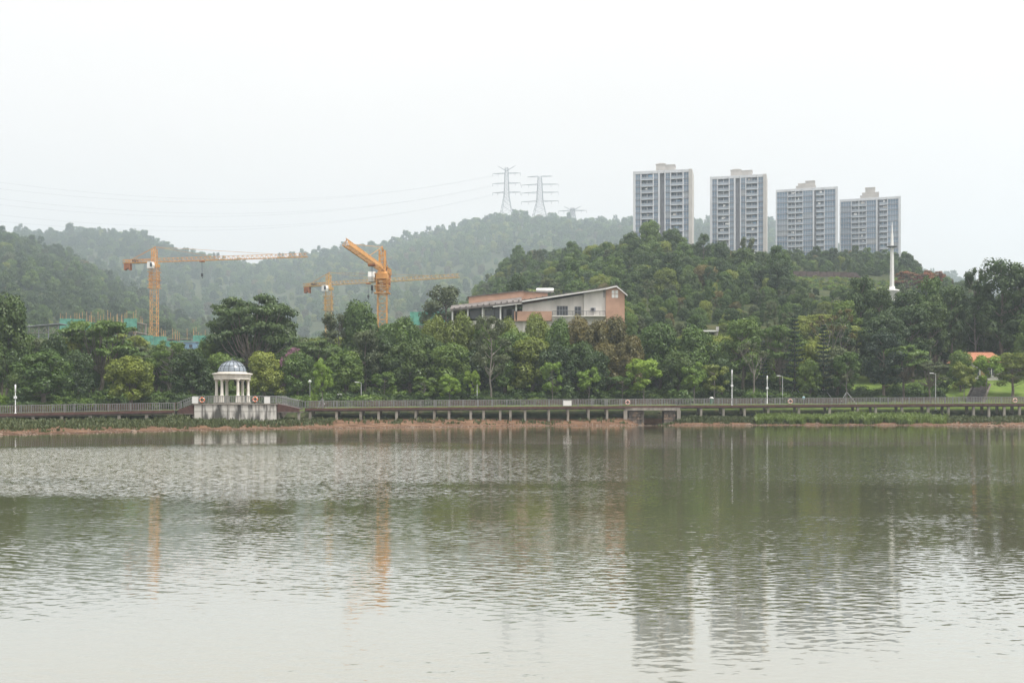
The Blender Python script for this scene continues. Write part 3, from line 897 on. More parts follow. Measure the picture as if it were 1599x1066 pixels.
    g = MB(); g.box(x(942.5), x(944), 0.22, 0.28, z(464), z(452.5)); g.build('vent_slit', M_TGREY, o)
    # balcony: slab, rail and bars
    g = MB(); g.box(x(862.2), x(945), -1.1, 0.29, z(494.5), z(493)); g.build('balcony_slab', M_WALLW, o)
    g = MB()
    g.box(x(862.2), x(945), -1.05, -0.98, z(486.6), z(486.0))
    for i in range(48):
        xx = x(862.4) + (x(944.8) - x(862.4)) * i / 47
        r = 0.025 if i % 6 else 0.06
        g.box(xx - r, xx + r, -1.04, -0.99, z(493) + .002, z(486.6))
    g.build('balcony_railing', M_STEEL, o)
    # air-conditioner boxes
    for (u, v, yy) in ((926, 483, 0.3), (875, 499, 1.2), (865, 507, 1.2)):
        g = MB(); g.box(x(u) - 0.5, x(u) + 0.5, yy - 0.6, yy - 0.02, z(v + 2.5), z(v - 2.5)); ac = g.build('air_conditioner', M_TGREY, o)
        g = MB(); g.lathe([(0.01, 0), (0.3, 0), (0.3, 0.04)], 14); f = g.build('fan_grille', M_DARKIN, ac)
        f.location = (x(u) - 0.1, yy - 0.605, (z(v + 2.5) + z(v - 2.5)) / 2); f.rotation_euler = (R(90), 0, 0)
    # water tank on the roof: a thing of its own
    ta = empty('water_tank', (X(852), D + 4.5, Z(453.5)), 0, 'white cylindrical water tank lying on the roof of the white building', 'water tank')
    g = MB(); L = 14 * k; rr = 0.47
    g.tube([(-L, 0, 0.5), (-L + .12, 0, 0.5), (L - .12, 0, 0.5), (L, 0, 0.5)], [rr * 0.75, rr, rr, rr * 0.75], 18)
    g.build('tank_body', M_WHITE, ta, True)
    for s in (-0.6, 0.6):
        g = MB(); g.box(s * L - 0.1, s * L + 0.1, -0.35, 0.35, -0.3, 0.12); g.build('cradle', M_STEEL, ta)
hill_building()

# ------------------------------------------------------------------ green-netted building sites, shed
def site(u0, u1, vtop, D, storeys, label, poles=True):
    x0, x1 = (u0 - 799.5) * D / F, (u1 - 799.5) * D / F
    zt = CAMH + (HOR - vtop) * D / F
    cx = (x0 + x1) / 2
    zb = gz(cx, D) - 0.5
    o = empty('building_site', (cx, D, zb), 0, label, 'building site')
    hw = (x1 - x0) / 2; Hh = zt - zb
    for i in range(storeys):
        zz = Hh - 1.0 - i * 3.2
        if zz < 0.5: break
        b = MB(); b.box(-hw + .6, hw - .6, .6, 11.4, zz - 0.25, zz); b.build('floor_slab', M_CONC, o)
        for j in range(6):
            for yy in (0.9, 11.1):
                b = MB(); xx = -hw + 1 + (2 * hw - 2) * j / 5
                b.box(xx - .25, xx + .25, yy - .25, yy + .25, max(0, zz - 3.2), zz - .26); b.build('column', M_CONC, o)
    npan = max(3, int(2 * hw / 4.0))
    for j in range(npan):
        a = -hw + 2 * hw * j / npan; c = -hw + 2 * hw * (j + 1) / npan
        b = MB()
        n = 6; dz = (random.uniform(-0.3, 0.35) if (j < npan * .25 or j > npan * .78) else random.uniform(-1.9, -1.1)) if poles else random.uniform(-0.2, 0.2)
        vs = []; fs = []
        for q in range(n + 1):
            xx = a + 0.03 + (c - a - 0.06) * q / n
            yy = -0.02 + 0.08 * math.sin(q * 2.1 + j)
            vs += [(xx, yy, Hh - min(Hh - .2, 3.6)), (xx, yy, Hh + dz + 0.06 * math.sin(q * 1.7 + j))]
        for q in range(n): fs.append((2 * q, 2 * q + 2, 2 * q + 3, 2 * q + 1))
        b.add(vs, fs)
        po = b.build('net_panel', M_NET, o)
        md = po.modifiers.new('thickness', 'SOLIDIFY'); md.thickness = 0.03
    if poles:
        n = int(2 * hw / 0.75)
        for j in range(n):
            xx = -hw + 2 * hw * (j + 0.5) / n + random.uniform(-.2, .2)
            b = MB(); yy = random.choice((0.2, 0.5, 6, 11)); b.bar((xx, yy, max(0, Hh - 5)), (xx + random.uniform(-.1, .1), yy, Hh + random.uniform(0.7, 2.9)), 0.13)
            b.build('scaffold_pole', M_BAMBOO, o)
    return o
site(93, 214, 497, 352, 4, 'green-netted concrete building site with upright scaffold poles, beside the tall crane mast')
site(219, 322, 524, 356, 3, 'lower green-netted building site right of the tall orange crane mast')
site(640, 700, 487, 300, 3, 'small green-netted site half hidden behind trees beside the white building', False)
def shed():
    D = 335; p = P(68, 520, D)
    o = empty('steel_shed', (p.x, D, gz(p.x, D)), 0, 'white steel-framed shed roof above the trees left of the building site', 'shed')
    h = CAMH + (HOR - 507) * D / F - gz(p.x, D)
    for s in (-4.5, -1.5, 1.5, 4.5):
        b = MB(); b.box(s - .12, s + .12, 0, .24, 0, h); b.build('post', M_TGREY, o)
    b = MB(); b.prism([(-5.2, h - .7), (5.2, h + .25), (5.2, h + .45), (-5.2, h - .5)], -1, 5); b.build('roof', M_TGREY, o)
    for i in range(5):
        b = MB(); xx = -4.5 + i * 1.9
        b.bar((xx, -.1, h - 2.4), (xx + 1.3, -.1, h - .6), .16); b.bar((xx + 1.3, -.1, h - .6), (xx + 1.9, -.1, h - 2.4), .16); b.build('truss', M_CONC, o)
    b = MB(); b.box(-4.8, 4.8, -.05, .1, h - 2.6, h - 2.42); b.build('beam', M_CONC, o)
shed()
def blue_sheet():
    D = 345; a = P(293, 540, D)
    o = empty('site_cabin', (a.x, D, gz(a.x, D)), 0, 'pale blue site cabin below the lower green-netted building', 'cabin')
    h = a.z + 1.2 - gz(a.x, D)
    b = MB(); b.box(-2.6, 2.6, 0, 3, 0, h); b.build('wall', M_BLUE, o)
    b = MB(); b.box(-2.8, 2.8, -.2, 3.2, h, h + .2); b.build('roof', M_TGREY, o)
    for s in (-1.4, 1.0):
        b = MB(); b.box(s - .5, s + .5, -.04, -.005, h - 1.7, h - .7); b.build('window', M_DARKW, o)
blue_sheet()

# ------------------------------------------------------------------ tower cranes
def lattice(mb, a, b, w, h, n, cw, dw, tri=False, up=Vector((0, 0, 1))):
    """lattice beam from a to b, section w wide and h high (square section, or triangular with one top chord)"""
    a = Vector(a); b = Vector(b); t = (b - a).normalized()
    if abs(t.dot(up)) > 0.95: up = Vector((0, 1, 0))
    s = t.cross(up).normalized(); v = s.cross(t).normalized()
    if tri: off = [s * -w / 2, s * w / 2, v * h]
    else: off = [s * -w / 2 - v * h / 2, s * w / 2 - v * h / 2, s * w / 2 + v * h / 2, s * -w / 2 + v * h / 2]
    k = len(off)
    for o in off: mb.bar(a + o, b + o, cw)
    for i in range(n):
        p = a.lerp(b, i / n); q = a.lerp(b, (i + 1) / n); mid = a.lerp(b, (i + .5) / n)
        for j in range(k):
            j2 = (j + 1) % k
            if tri and j != 0:
                lo, hi = (off[1], off[2]) if j == 1 else (off[0], off[2])
                mb.bar(p + lo, mid + hi, dw); mb.bar(mid + hi, q + lo, dw)
            else:
                if i % 2: mb.bar(p + off[j], q + off[j2], dw)
                else: mb.bar(p + off[j2], q + off[j], dw)
                mb.bar(p + off[j], p + off[j2], dw)

def crane(u, D, vjib, vapex, az, Lj, Lc, mw, label, M, collar, cabside=1, tie=True):
    x = (u - 799.5) * D / F
    zb = gz(x, D) - 0.3
    H = CAMH + (HOR - vjib) * D / F - zb
    Ha = CAMH + (HOR - vapex) * D / F - zb
    o = empty('tower_crane', (x, D, zb), 0, label, 'tower crane', 'tower cranes at the building sites')
    b = MB(); lattice(b, (0, 0, 0), (0, 0, H - 1.6), mw, mw, int(H / (mw * 0.95)), 0.15, 0.085); b.build('mast', M, o)
    b = MB(); lattice(b, (0, 0, H - collar[0]), (0, 0, H - collar[1]), mw * 1.2, mw * 1.2, 4, 0.17, 0.12)
    for zz in (H - collar[0], (2 * H - collar[0] - collar[1]) / 2, H - collar[1]):
        s = mw * 0.82
        for (p, q) in (((-s, -s), (s, -s)), ((s, -s), (s, s)), ((s, s), (-s, s)), ((-s, s), (-s, -s))):
            b.bar((p[0], p[1], zz), (q[0], q[1], zz), 0.16); b.bar((p[0], p[1], zz + 1), (q[0], q[1], zz + 1), 0.08)
    b.build('climbing_frame', M, o)
    top = bpy.data.objects.new('slewing_top', None); top.parent = o; top.rotation_euler = (0, 0, az); COL.objects.link(top)
    def sub(mb, name, m): return mb.build(name, m, top)
    b = MB(); b.box(-mw * .62, mw * .62, -mw * .62, mw * .62, H - 1.6, H - .5); b.lathe([(0.01, H - .5), (mw * .6, H - .5), (mw * .55, H), (.01, H)], 16); sub(b, 'slewing_unit', M)
    b = MB(); lattice(b, (0, 0, H), (0, 0, Ha - .8), mw * .62, mw * .62, 4, .2, .12); b.bar((-.5, 0, Ha - .8), (.35, 0, Ha), .22); b.bar((.5, 0, Ha - .8), (.35, 0, Ha), .22); sub(b, 'tower_head', M)
    b = MB(); lattice(b, (mw * .5, 0, H + .15), (Lj, 0, H + .15), 1.3, 1.25, int(Lj / 1.7), .13, .075, True); sub(b, 'jib', M)
    b = MB(); b.box(-Lc, -mw * .5, -.75, .75, H - .05, H + .12); lattice(b, (-Lc, 0, H + .7), (-mw * .5, 0, H + .7), 1.5, 1.0, int(Lc / 1.3), .12, .08); sub(b, 'counter_jib', M)
    b = MB()
    for i in range(4): b.box(-Lc + .25 + i * .62, -Lc + .75 + i * .62, -.65, .65, H - 2.3 + .35 * (i % 3), H - .06)
    sub(b, 'counterweight', M_BALLAST)
    b = MB(); b.box(-Lc + 3.4, -Lc + 5.2, -.6, .6, H + .13, H + 1.3); sub(b, 'winch', M_STEEL)
    cy = cabside * (mw * .62 + .95)
    b = MB(); b.prism([(-.9, H - 2.2), (.9, H - 2.2), (1.15, H - 1.2), (.9, H - .1), (-.9, H - .1)], cy - .75, cy + .75)
    cab = sub(b, 'cab', M_WHITE)
    b = MB(); b.prism([(.2, H - 1.7), (.92, H - 1.9), (1.08, H - 1.2), (.9, H - .4), (.2, H - .4)], cy - .78, cy + .78); b.build('cab_window', M_DARKW, top)
    if tie:
        b = MB()
        for f in (.38, .78): b.bar((.3, 0, Ha - .15), (Lj * f, 0, H + 1.5), .09)
        b.bar((.3, .1, Ha - .15), (-Lc + .6, .5, H + .2), .1); b.bar((.3, -.1, Ha - .15), (-Lc + .6, -.5, H + .2), .1); sub(b, 'tie_bar', M)
    b = MB(); tx = Lj * .32; b.box(tx - .7, tx + .7, -.75, .75, H - .35, H + .02); sub(b, 'trolley', M_BALLAST)
    b = MB(); b.bar((tx - .25, 0, H - .35), (tx - .05, 0, H - 4.2), .05); b.bar((tx + .25, 0, H - .35), (tx + .05, 0, H - 4.2), .05); sub(b, 'hoist_rope', M_CABLE)
    b = MB(); b.box(tx - .3, tx + .3, -.2, .2, H - 5.2, H - 4.2); b.tube([(tx, 0, H - 5.2), (tx, 0, H - 5.6), (tx + .25, 0, H - 5.85), (tx + .3, 0, H - 5.55)], .09, 5); sub(b, 'hook_block', M_DARKIN)
    # flatten one level: the rotating top is one part group, its pieces sub-parts
    return o
crane(241, 370, 410, 385, math.atan2(-13, 54.5), 56, 11.5, 2.2, 'tall orange tower crane rising over the green-netted site, long jib to the right', M_ORANGE, (8.6, 3.2), -1)
crane(597, 230, 424, 385, math.atan2(-36.5, -2.0), 37, 7.0, 1.9, 'orange tower crane whose jib points toward the lake, up and left', M_ORANGE, (4.6, 1.6), -1)
crane(513, 400, 446, 425, math.atan2(-25, 49.5), 55, 11.0, 2.1, 'yellow tower crane low behind the trees with a long level jib', M_YELLOW, (9.0, 4.0), -1)

# ------------------------------------------------------------------ pylons and power lines
ARM_ENDS = []
def pylon(u, vtop, vbase, D, style, label, rz=R(-8)):
    a = P(u, vbase, D)
    zb = gz(a.x, D) - 0.5
    Hh = CAMH + (HOR - vtop) * D / F - zb
    sc = D / F
    o = empty('transmission_pylon', (a.x, D, zb), rz, label, 'pylon', 'transmission pylons on the ridge')
    wt = 10.0 * sc / 2 if style != 'v' else 8 * sc / 2
    hb = Hh - (vbase - vtop) * sc * 0.80
    b = MB()
    zw = max(0, hb); zwaist = hb + (Hh - hb) * 0.30
    wb = wt * 2.6; ww = wt * 1.0; w2 = wt * 0.55
    def ring(z): 
        if z < zwaist: return wb + (ww - wb) * (z / zwaist)
        return ww + (w2 - ww) * (z - zwaist) / (Hh - zwaist)
    zs = [0, zwaist * .35, zwaist * .62, zwaist * .83, zwaist]
    n = 9
    zs += [zwaist + (Hh - zwaist) * i / n for i in range(1, n + 1)]
    for i in range(len(zs) - 1):
        for k in range(4):
            c = lambda w, kk: ((-1, -1), (1, -1), (1, 1), (-1, 1))[kk % 4]
            p0 = Vector((*[q * ring(zs[i]) for q in c(0, k)], zs[i])); p1 = Vector((*[q * ring(zs[i + 1]) for q in c(0, k)], zs[i + 1]))
            q0 = Vector((*[q * ring(zs[i]) for q in c(0, k + 1)], zs[i])); q1 = Vector((*[q * ring(zs[i + 1]) for q in c(0, k + 1)], zs[i + 1]))
            b.bar(p0, p1, .65); b.bar(p0, q1, .34); b.bar(q0, p1, .34); b.bar(p1, q1, .3)
    b.build('lattice_body', M_STEEL, o)
    if style == 'v':
        arms = [(.86, 22), (.62, 22), (.40, 22)]; 
    elif style == 'flat':
        arms = [(1.0, 20), (.78, 29), (.56, 29), (.32, 29)]
    else:
        arms = [(.80, 22)]
    for i, (f, half) in enumerate(arms):
        z = hb + (Hh - hb) * f; L = half * sc; w = ring(z)
        for s in (-1, 1):
            b = MB()
            b.bar((s * w, -w, z), (s * L, 0, z + .1), .6); b.bar((s * w, w, z), (s * L, 0, z + .1), .6)
            b.bar((s * w, 0, z + 2.0), (s * L, 0, z + .3), .5)
            for k in range(4):
                t = (k + .5) / 4
                b.bar((s * (w + (L - w) * t), 0, z + .1), (s * (w + (L - w) * (t + .12)), 0, z + 2.0 * (1 - t - .12) + .2), .16)
            b.build('cross_arm', M_STEEL, o)
            for t in (1.0, .55):
                if style == 'flat' and i == 0: continue
                g = MB(); xx = s * (w + (L - w) * t); g.bar((xx, 0, z), (xx, 0, z - 6.0), .55); g.build('insulator', M_STEEL, o)
                if s < 0: ARM_ENDS.append((a.x + xx, D, zb + z - 3.4))
    if style != 'flat':
        for s in (-1, 1):
            b = MB(); hz = hb + (Hh - hb) * (.93 if style == 'v' else .84)
            b.bar((s * .6, -.5, hz), (s * 14 * sc, 0, Hh + 3 * sc), .6); b.bar((s * .6, .5, hz - 1.4), (s * 14 * sc, 0, Hh + 3 * sc), .6)
            b.build('earth_wire_horn', M_STEEL, o)
    return o
pylon(791, 262, 343, 2500, 'v', 'grey lattice pylon with raised V-shaped horns, tallest on the ridge')
pylon(843, 276, 347, 2500, 'flat', 'wide grey lattice pylon with four level arms beside the horned one')
pylon(894, 325, 352, 2560, 'far', 'distant small pylon with V-shaped horns just above the ridge')
ends = ARM_ENDS[:6]
for i, e in enumerate(ends):
    A = Vector(e)
    v_left = (222, 206, 250, 235, 280, 264)[i]
    Bp = P(-420, v_left, 1700)
    pts = []
    for k in range(41):
        t = k / 40
        p = A.lerp(Bp, t); p.z -= 4 * (78 + i) * t * (1 - t)
        pts.append(p)
    b = MB(); b.tube(pts, 0.12, 4)
    tag(b.build('power_line', M_CABLE), 'thin power line sagging left from the ridge pylon, %s' % ('outer wire of the top arm', 'inner wire of the top arm', 'outer wire of the middle arm', 'inner wire of the middle arm', 'outer wire of the bottom arm', 'inner wire of the bottom arm')[i], 'power line', 'power lines in the sky')

# ------------------------------------------------------------------ white spire on the hill
def spire():
    D = 300; a = P(1393, 447, D); sc = D / F
    o = empty('white_spire', (a.x, D, a.z - 4), 0, 'slender white monument spire with a round gallery, in front of the rightmost tower', 'monument')
    z = lambda v: CAMH + (HOR - v) * sc - (a.z - 4)
    b = MB(); b.lathe([(1.2, 0), (1.1, 2.2), (1.9, 2.6), (1.9, 3.0), (.8, 3.2), (.7, 4.0)], 16); b.build('base', M_WHITE, o, True)
    for k in range(3):
        an = k * 2.094 + .3
        b = MB(); b.bar((.40 * math.cos(an), .40 * math.sin(an), 3.5), (.22 * math.cos(an), .22 * math.sin(an), z(386)), .40); b.build('shaft_leg', M_WHITE, o)
    b = MB(); b.lathe([(.35, z(387)), (1.45, z(385.6)), (1.5, z(384.6)), (.35, z(384))], 18); b.build('gallery', M_TGREY, o)
    b = MB(); b.lathe([(.42, z(384)), (.34, z(370)), (.20, z(362)), (.05, z(346))], 10); b.build('mast', M_WHITE, o, True)
spire()

# low red-brown wall and small roofs by the towers
b = MB()
a0, a1 = P(1238, 430, 470), P(1345, 430, 470)
for i in range(10):
    xa = a0.x + (a1.x - a0.x) * i / 10; xb = a0.x + (a1.x - a0.x) * (i + 1) / 10
    zz = gz((xa + xb) / 2, 470)
    b.box(xa, xb - .15, 470, 470.5, zz - 2, zz + 2.2 + (i % 2) * .1)
tag(b.build('retaining_wall', M_BRICKW), 'low red-brown wall below the two right towers', 'wall')
def canopy():
    D = 232; a = P(1108, 517, D); g0 = gz(a.x, D)
    o = empty('open_shelter', (a.x, D, g0), 0, 'small white flat-roofed shelter half hidden in trees on the slope', 'shelter')
    h = CAMH + (HOR - 516) * D / F - g0
    b = MB(); b.box(-1.9, 1.7, -1.2, 2, h - .28, h); b.build('roof', M_WHITE, o)
    for sx in (-1.6, 1.45):
        for yy in (-.9, 1.7):
            b = MB(); b.box(sx - .16, sx + .16, yy - .16, yy + .16, 0, h - .29); b.build('post', M_CONC, o)
    b = MB(); b.box(1.25, 1.75, -1.3, -.75, h + .003, h + .75); b.build('chimney', M_TBEIGE, o)
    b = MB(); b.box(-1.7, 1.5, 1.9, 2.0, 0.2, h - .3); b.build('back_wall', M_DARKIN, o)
canopy()

def cottage():
    D = 214; a = P(1534, 590, D); g0 = gz(a.x, D); sc = D / F
    o = empty('cottage', (a.x, D, g0), 0, 'small house with an orange tiled roof behind lakeside trees and hedge', 'house')
    zr0 = CAMH + (HOR - 564) * sc - g0; zr1 = CAMH + (HOR - 549) * sc - g0
    b = MB(); b.box(-3.6, 3.8, 0, 6, -1, zr0); b.build('wall', M_TBEIGE, o)
    roof = MB()
    roof.add([(-4.4, -.9, zr0 - .15), (4.6, -.9, zr0 - .15), (4.6, 6.9, zr0 - .15), (-4.4, 6.9, zr0 - .15), (-2.6, 2.6, zr1), (3.0, 2.6, zr1)],
             [(0, 1, 5, 4), (1, 2, 5), (2, 3, 4, 5), (3, 0, 4), (3, 2, 1, 0)])
    rf = roof.build('roof', M_TILE, o)
    for i in range(8):
        t = (i + .5) / 8
        b = MB(); y = -.9 + 3.5 * t; zz = zr0 - .15 + (zr1 - zr0 + .15) * t
        b.box(-4.3 + 1.75 * t, 4.5 - 1.55 * t, y - .1, y + .1, zz + .005, zz + .07); b.build('tile_course', M_TILE, rf)
    for (xa, xb) in ((-1.9, -.7), (.9, 2.6)):
        b = MB(); b.box(xa, xb, -.06, -.01, .9, 2.5); w = b.build('window', M_DARKW, o)
        b = MB(); b.box(xa - .1, xb + .1, -.12, -.061, 2.5, 2.62); b.box(xa - .1, xb + .1, -.12, -.061, .78, .9); b.box((xa + xb) / 2 - .05, (xa + xb) / 2 + .05, -.1, -.061, .9, 2.5); b.build('frame', M_WHITE, w)
    b = MB(); b.box(-.3, .6, -.07, -.012, -.2, 2.1); b.build('door', M_WOOD, o)
cottage()
def steps():
    o = None
    p0 = P(1521, 628, 193); p1 = P(1536, 598, 207)
    o = empty('stone_steps', (p0.x, p0.y, gz(p0.x, p0.y)), 0, 'dark stone steps climbing the lawn toward the orange-roofed house', 'steps')
    n = 13; dz = (gz(p1.x, p1.y) + .4 - gz(p0.x, p0.y)) / n
    for i in range(n):
        b = MB(); f = i / n
        xx = (p1.x - p0.x) * f; yy = (p1.y - p0.y) * f
        b.box(xx - 1.3, xx + 1.3, yy, yy + 1.12, dz * i - .5, dz * (i + 1)); b.build('step', M_STEP, o)
    for s in (-1, 1):
        b = MB(); v = [Vector((s * 1.55, -.3, -.3)), Vector((s * 1.55 + p1.x - p0.x, p1.y - p0.y + .8, dz * n - .2))]
        b.tube([v[0], v[0].lerp(v[1], .5), v[1]], .32, 4); b.build('side_kerb', M_CONCD, o)
steps()

# ------------------------------------------------------------------ boardwalk
def walk_point(u, off=0.0):
    D = pier_d(u) + off
    return Vector(((u - 799.5) * pier_d(u) / F, D, deck_z(u)))

def strip(mb, us, y0, y1, z0, z1, mi=0):
    """band along the walk between depth offsets y0..y1 and height offsets z0..z1"""
    n = len(us); vs = []
    for u in us:
        p = walk_point(u)
        vs += [(p.x, p.y + y0, p.z + z0), (p.x, p.y + y1, p.z + z0), (p.x, p.y + y1, p.z + z1), (p.x, p.y + y0, p.z + z1)]
    fs = []
    for i in range(n - 1):
        for k in range(4):
            k2 = (k + 1) % 4
            fs.append((4 * i + k, 4 * i + k2, 4 * i + 4 + k2, 4 * i + 4 + k))
    fs += [(0, 1, 2, 3), (4 * n - 1, 4 * n - 2, 4 * n - 3, 4 * n - 4)]
    mb.add(vs, fs, mi)

def boardwalk(u0, u1, label, piles):
    us = [float(q) for q in np.arange(u0, u1 + 0.1, (u1 - u0) / max(1, int((u1 - u0) / 30)))]
    p = walk_point(u0)
    o = empty('boardwalk', (p.x, p.y, p.z - 2), 0, label, 'boardwalk')
    off = Vector((-p.x, -p.y, -p.z + 2))
    def fin(mb, name, m, kind=None):
        mb.v = [tuple(Vector(q) + off) for q in mb.v]
        q = mb.build(name, m, o)
        if kind: q['kind'] = kind
        return q
    b = MB(); strip(b, us, -0.05, 3.5, -0.10, 0.0); fin(b, 'deck', M_DECK)
    b = MB(); strip(b, us, -0.12, -0.055, -0.34, 0.03); fin(b, 'fascia_board', M_REDT)
    b = MB(); strip(b, us, 0.1, 0.45, -0.55, -0.105); fin(b, 'edge_beam', M_CONCD)
    b = MB(); strip(b, us, 2.9, 3.25, -0.55, -0.105); fin(b, 'edge_beam', M_CONCD)
    for (y, nm) in ((0.05, M_RAIL), (3.35, M_RAILH)):
        b = MB(); strip(b, us, y - 0.04, y + 0.04, 1.09, 1.16); fin(b, 'handrail', nm if y > 1 else M_RAIL)
        b = MB(); strip(b, us, y - 0.02, y + 0.02, 0.12, 0.16); fin(b, 'bottom_rail', M_RAIL)
        bal = MB(); L = abs(walk_point(u1).x - walk_point(u0).x)
        n = int(L / 0.27)
        for i in range(n):
            q = walk_point(u0 + (u1 - u0) * (i + .5) / n)
            bal.box(q.x - .045, q.x + .045, q.y + y - .015, q.y + y + .015, q.z + .161, q.z + 1.089)
        fin(bal, 'baluster', M_RAIL if y < 1 else M_RAILH, 'stuff')
        n = int(L / 2.4)
        for i in range(n + 1):
            q = walk_point(u0 + (u1 - u0) * i / n)
            b = MB(); b.box(q.x - .05, q.x + .05, q.y + y - .045, q.y + y + .045, q.z + .002, q.z + 1.2); fin(b, 'rail_post', M_RAIL)
    for u in piles:
        q = walk_point(u)
        for yy in (0.28, 3.05):
            g = gz(q.x, q.y + yy)
            b = MB(); b.box(q.x - .19, q.x + .19, q.y + yy - .19, q.y + yy + .19, min(g, 0.6) - 1.2, q.z - .551); fin(b, 'pile', M_CONC)
    for u in piles[::1]:
        q = walk_point(u); b = MB(); b.box(q.x - .16, q.x + .16, q.y + .46, q.y + 2.89, q.z - .5, q.z - .12); fin(b, 'cross_beam', M_CONCD)
    return o
boardwalk(-70, 272, 'lower timber boardwalk with grey railing left of the domed pavilion', [-40, 5, 50, 95, 140, 185, 228, 266])
boardwalk(476, 1690, 'long boardwalk on concrete piles with grey railing right of the pavilion',
          [484, 525, 563, 591, 619, 649, 678, 701, 735, 755, 781, 797, 820, 857, 887, 919, 948, 1095, 1130, 1163, 1200, 1248, 1296, 1340, 1368, 1409, 1450, 1482, 1521, 1545, 1569, 1593, 1640, 1680])

# ------------------------------------------------------------------ culvert under the boardwalk
def culvert():
    a = walk_point(1018)
    o = empty('culvert', (a.x, a.y, 0), 0, 'low stone and concrete culvert under the boardwalk where a stream enters the lake', 'culvert')
    w = lambda u: (u - 1018) * pier_d(1018) / F
    zt = a.z - .36
    b = MB(); b.box(w(974), w(1061), -.75, -.13, zt - .42, zt); b.build('lintel', M_CONC, o)
    for u in (976, 1059):
        b = MB(); b.box(w(u) - .3, w(u) + .3, -.8, -.2, -.8, zt - .421); b.build('post', M_CONC, o)
    rnd = random.Random(3)
    for (u0, u1) in ((982, 1006), (1037, 1055)):
        bank = MB(); bank.box(w(u0) + .1, w(u1) - .1, -.05, 3.4, -.8, zt - .43); ab = bank.build('abutment', M_CONCD, o)
        z = -.5; rr = 0
        while z < zt - .7:
            x = w(u0) + rnd.uniform(-.2, 0)
            while x < w(u1) - .2:
                l = rnd.uniform(.5, .95); l = min(l, w(u1) - x)
                s = MB(); j = lambda: rnd.uniform(-.05, .05)
                s.add([(x + j(), -.4 + j(), z), (x + l - .05 + j(), -.4 + j(), z), (x + l - .05, .0, z), (x, .0, z),
                       (x + j() + .04, -.3 + j(), z + .42), (x + l - .09 + j(), -.3 + j(), z + .42), (x + l - .05, .0, z + .42), (x, .0, z + .42)],
                      [(0, 3, 2, 1), (4, 5, 6, 7), (0, 1, 5, 4), (1, 2, 6, 5), (2, 3, 7, 6), (3, 0, 4, 7)])
                s.build('stone', rnd.choice((M_CONCD, M_CONCD, M_ROCK)), ab)
                x += l
            z += .46; rr += 1
    b = MB(); b.box(w(1006), w(1037), 4.6, 4.8, -.8, zt - .8); b.build('rear_shade_panel', M_DARKIN, o)  # solid dark panel, its colour standing in for the shade inside the culvert
culvert()

# ------------------------------------------------------------------ pavilion terrace, ramps and pavilion
TD = 163.0; TK = TD / F
TX = lambda u: (u - 799.5) * TK
TZ = lambda v: CAMH + (HOR - v) * TK
ZT = TZ(629.4)
def terrace():
    cx = TX(368)
    o = empty('pavilion_terrace', (cx, TD, 0.4), 0, 'stained concrete terrace carrying the domed pavilion above the shore', 'terrace')
    x0, x1 = TX(303) - cx, TX(432) - cx
    zt = ZT - .4
    b = MB(); b.box(x0 + .02, x1 - .02, .1, 7.5, -1.2, zt - .22); b.build('core_wall', M_CONCD, o)
    cuts = [x0, TX(316) - cx, TX(332.5) - cx, TX(343.5) - cx, TX(355.5) - cx, TX(372) - cx, TX(399.5) - cx, TX(416) - cx, x1]
    zm = TZ(642.2) - .4
    for i in range(len(cuts) - 1):
        for (z0, z1) in ((-1.0, zm - .03), (zm + .03, zt - .23)):
            b = MB(); b.box(cuts[i] + .05, cuts[i + 1] - .05, .0, .099, z0, z1); b.build('wall_panel', M_CONCS, o)
    b = MB(); b.box(x0 - .12, x1 + .12, -.14, 7.6, zt - .219, zt); b.build('coping', M_CONC, o)
    # railing on top
    for yy in (.08, 7.3):
        b = MB(); b.box(x0, x1, yy - .035, yy + .035, zt + 1.06, zt + 1.12); b.box(x0, x1, yy - .02, yy + .02, zt + .1, zt + .14); b.build('handrail', M_RAIL, o)
        b = MB(); n = int((x1 - x0) / .27)
        for i in range(n):
            xx = x0 + (x1 - x0) * (i + .5) / n
            b.box(xx - .04, xx + .04, yy - .015, yy + .015, zt + .141, zt + 1.059)
        q = b.build('baluster', M_RAIL, o); q['kind'] = 'stuff'
        for i in range(9):
            xx = x0 + .06 + (x1 - x0 - .12) * i / 8
            b = MB(); b.box(xx - .05, xx + .05, yy - .05, yy + .05, zt + .002, zt + 1.16); b.build('rail_post', M_RAIL, o)
    # white square piers in the railing
    for u in (304.5, 417):
        b = MB(); b.box(TX(u) - cx - .42, TX(u) - cx + .42, -.06, .3, zt + .003, zt + .98); b.build('railing_pier', M_WHITE, o)
terrace()

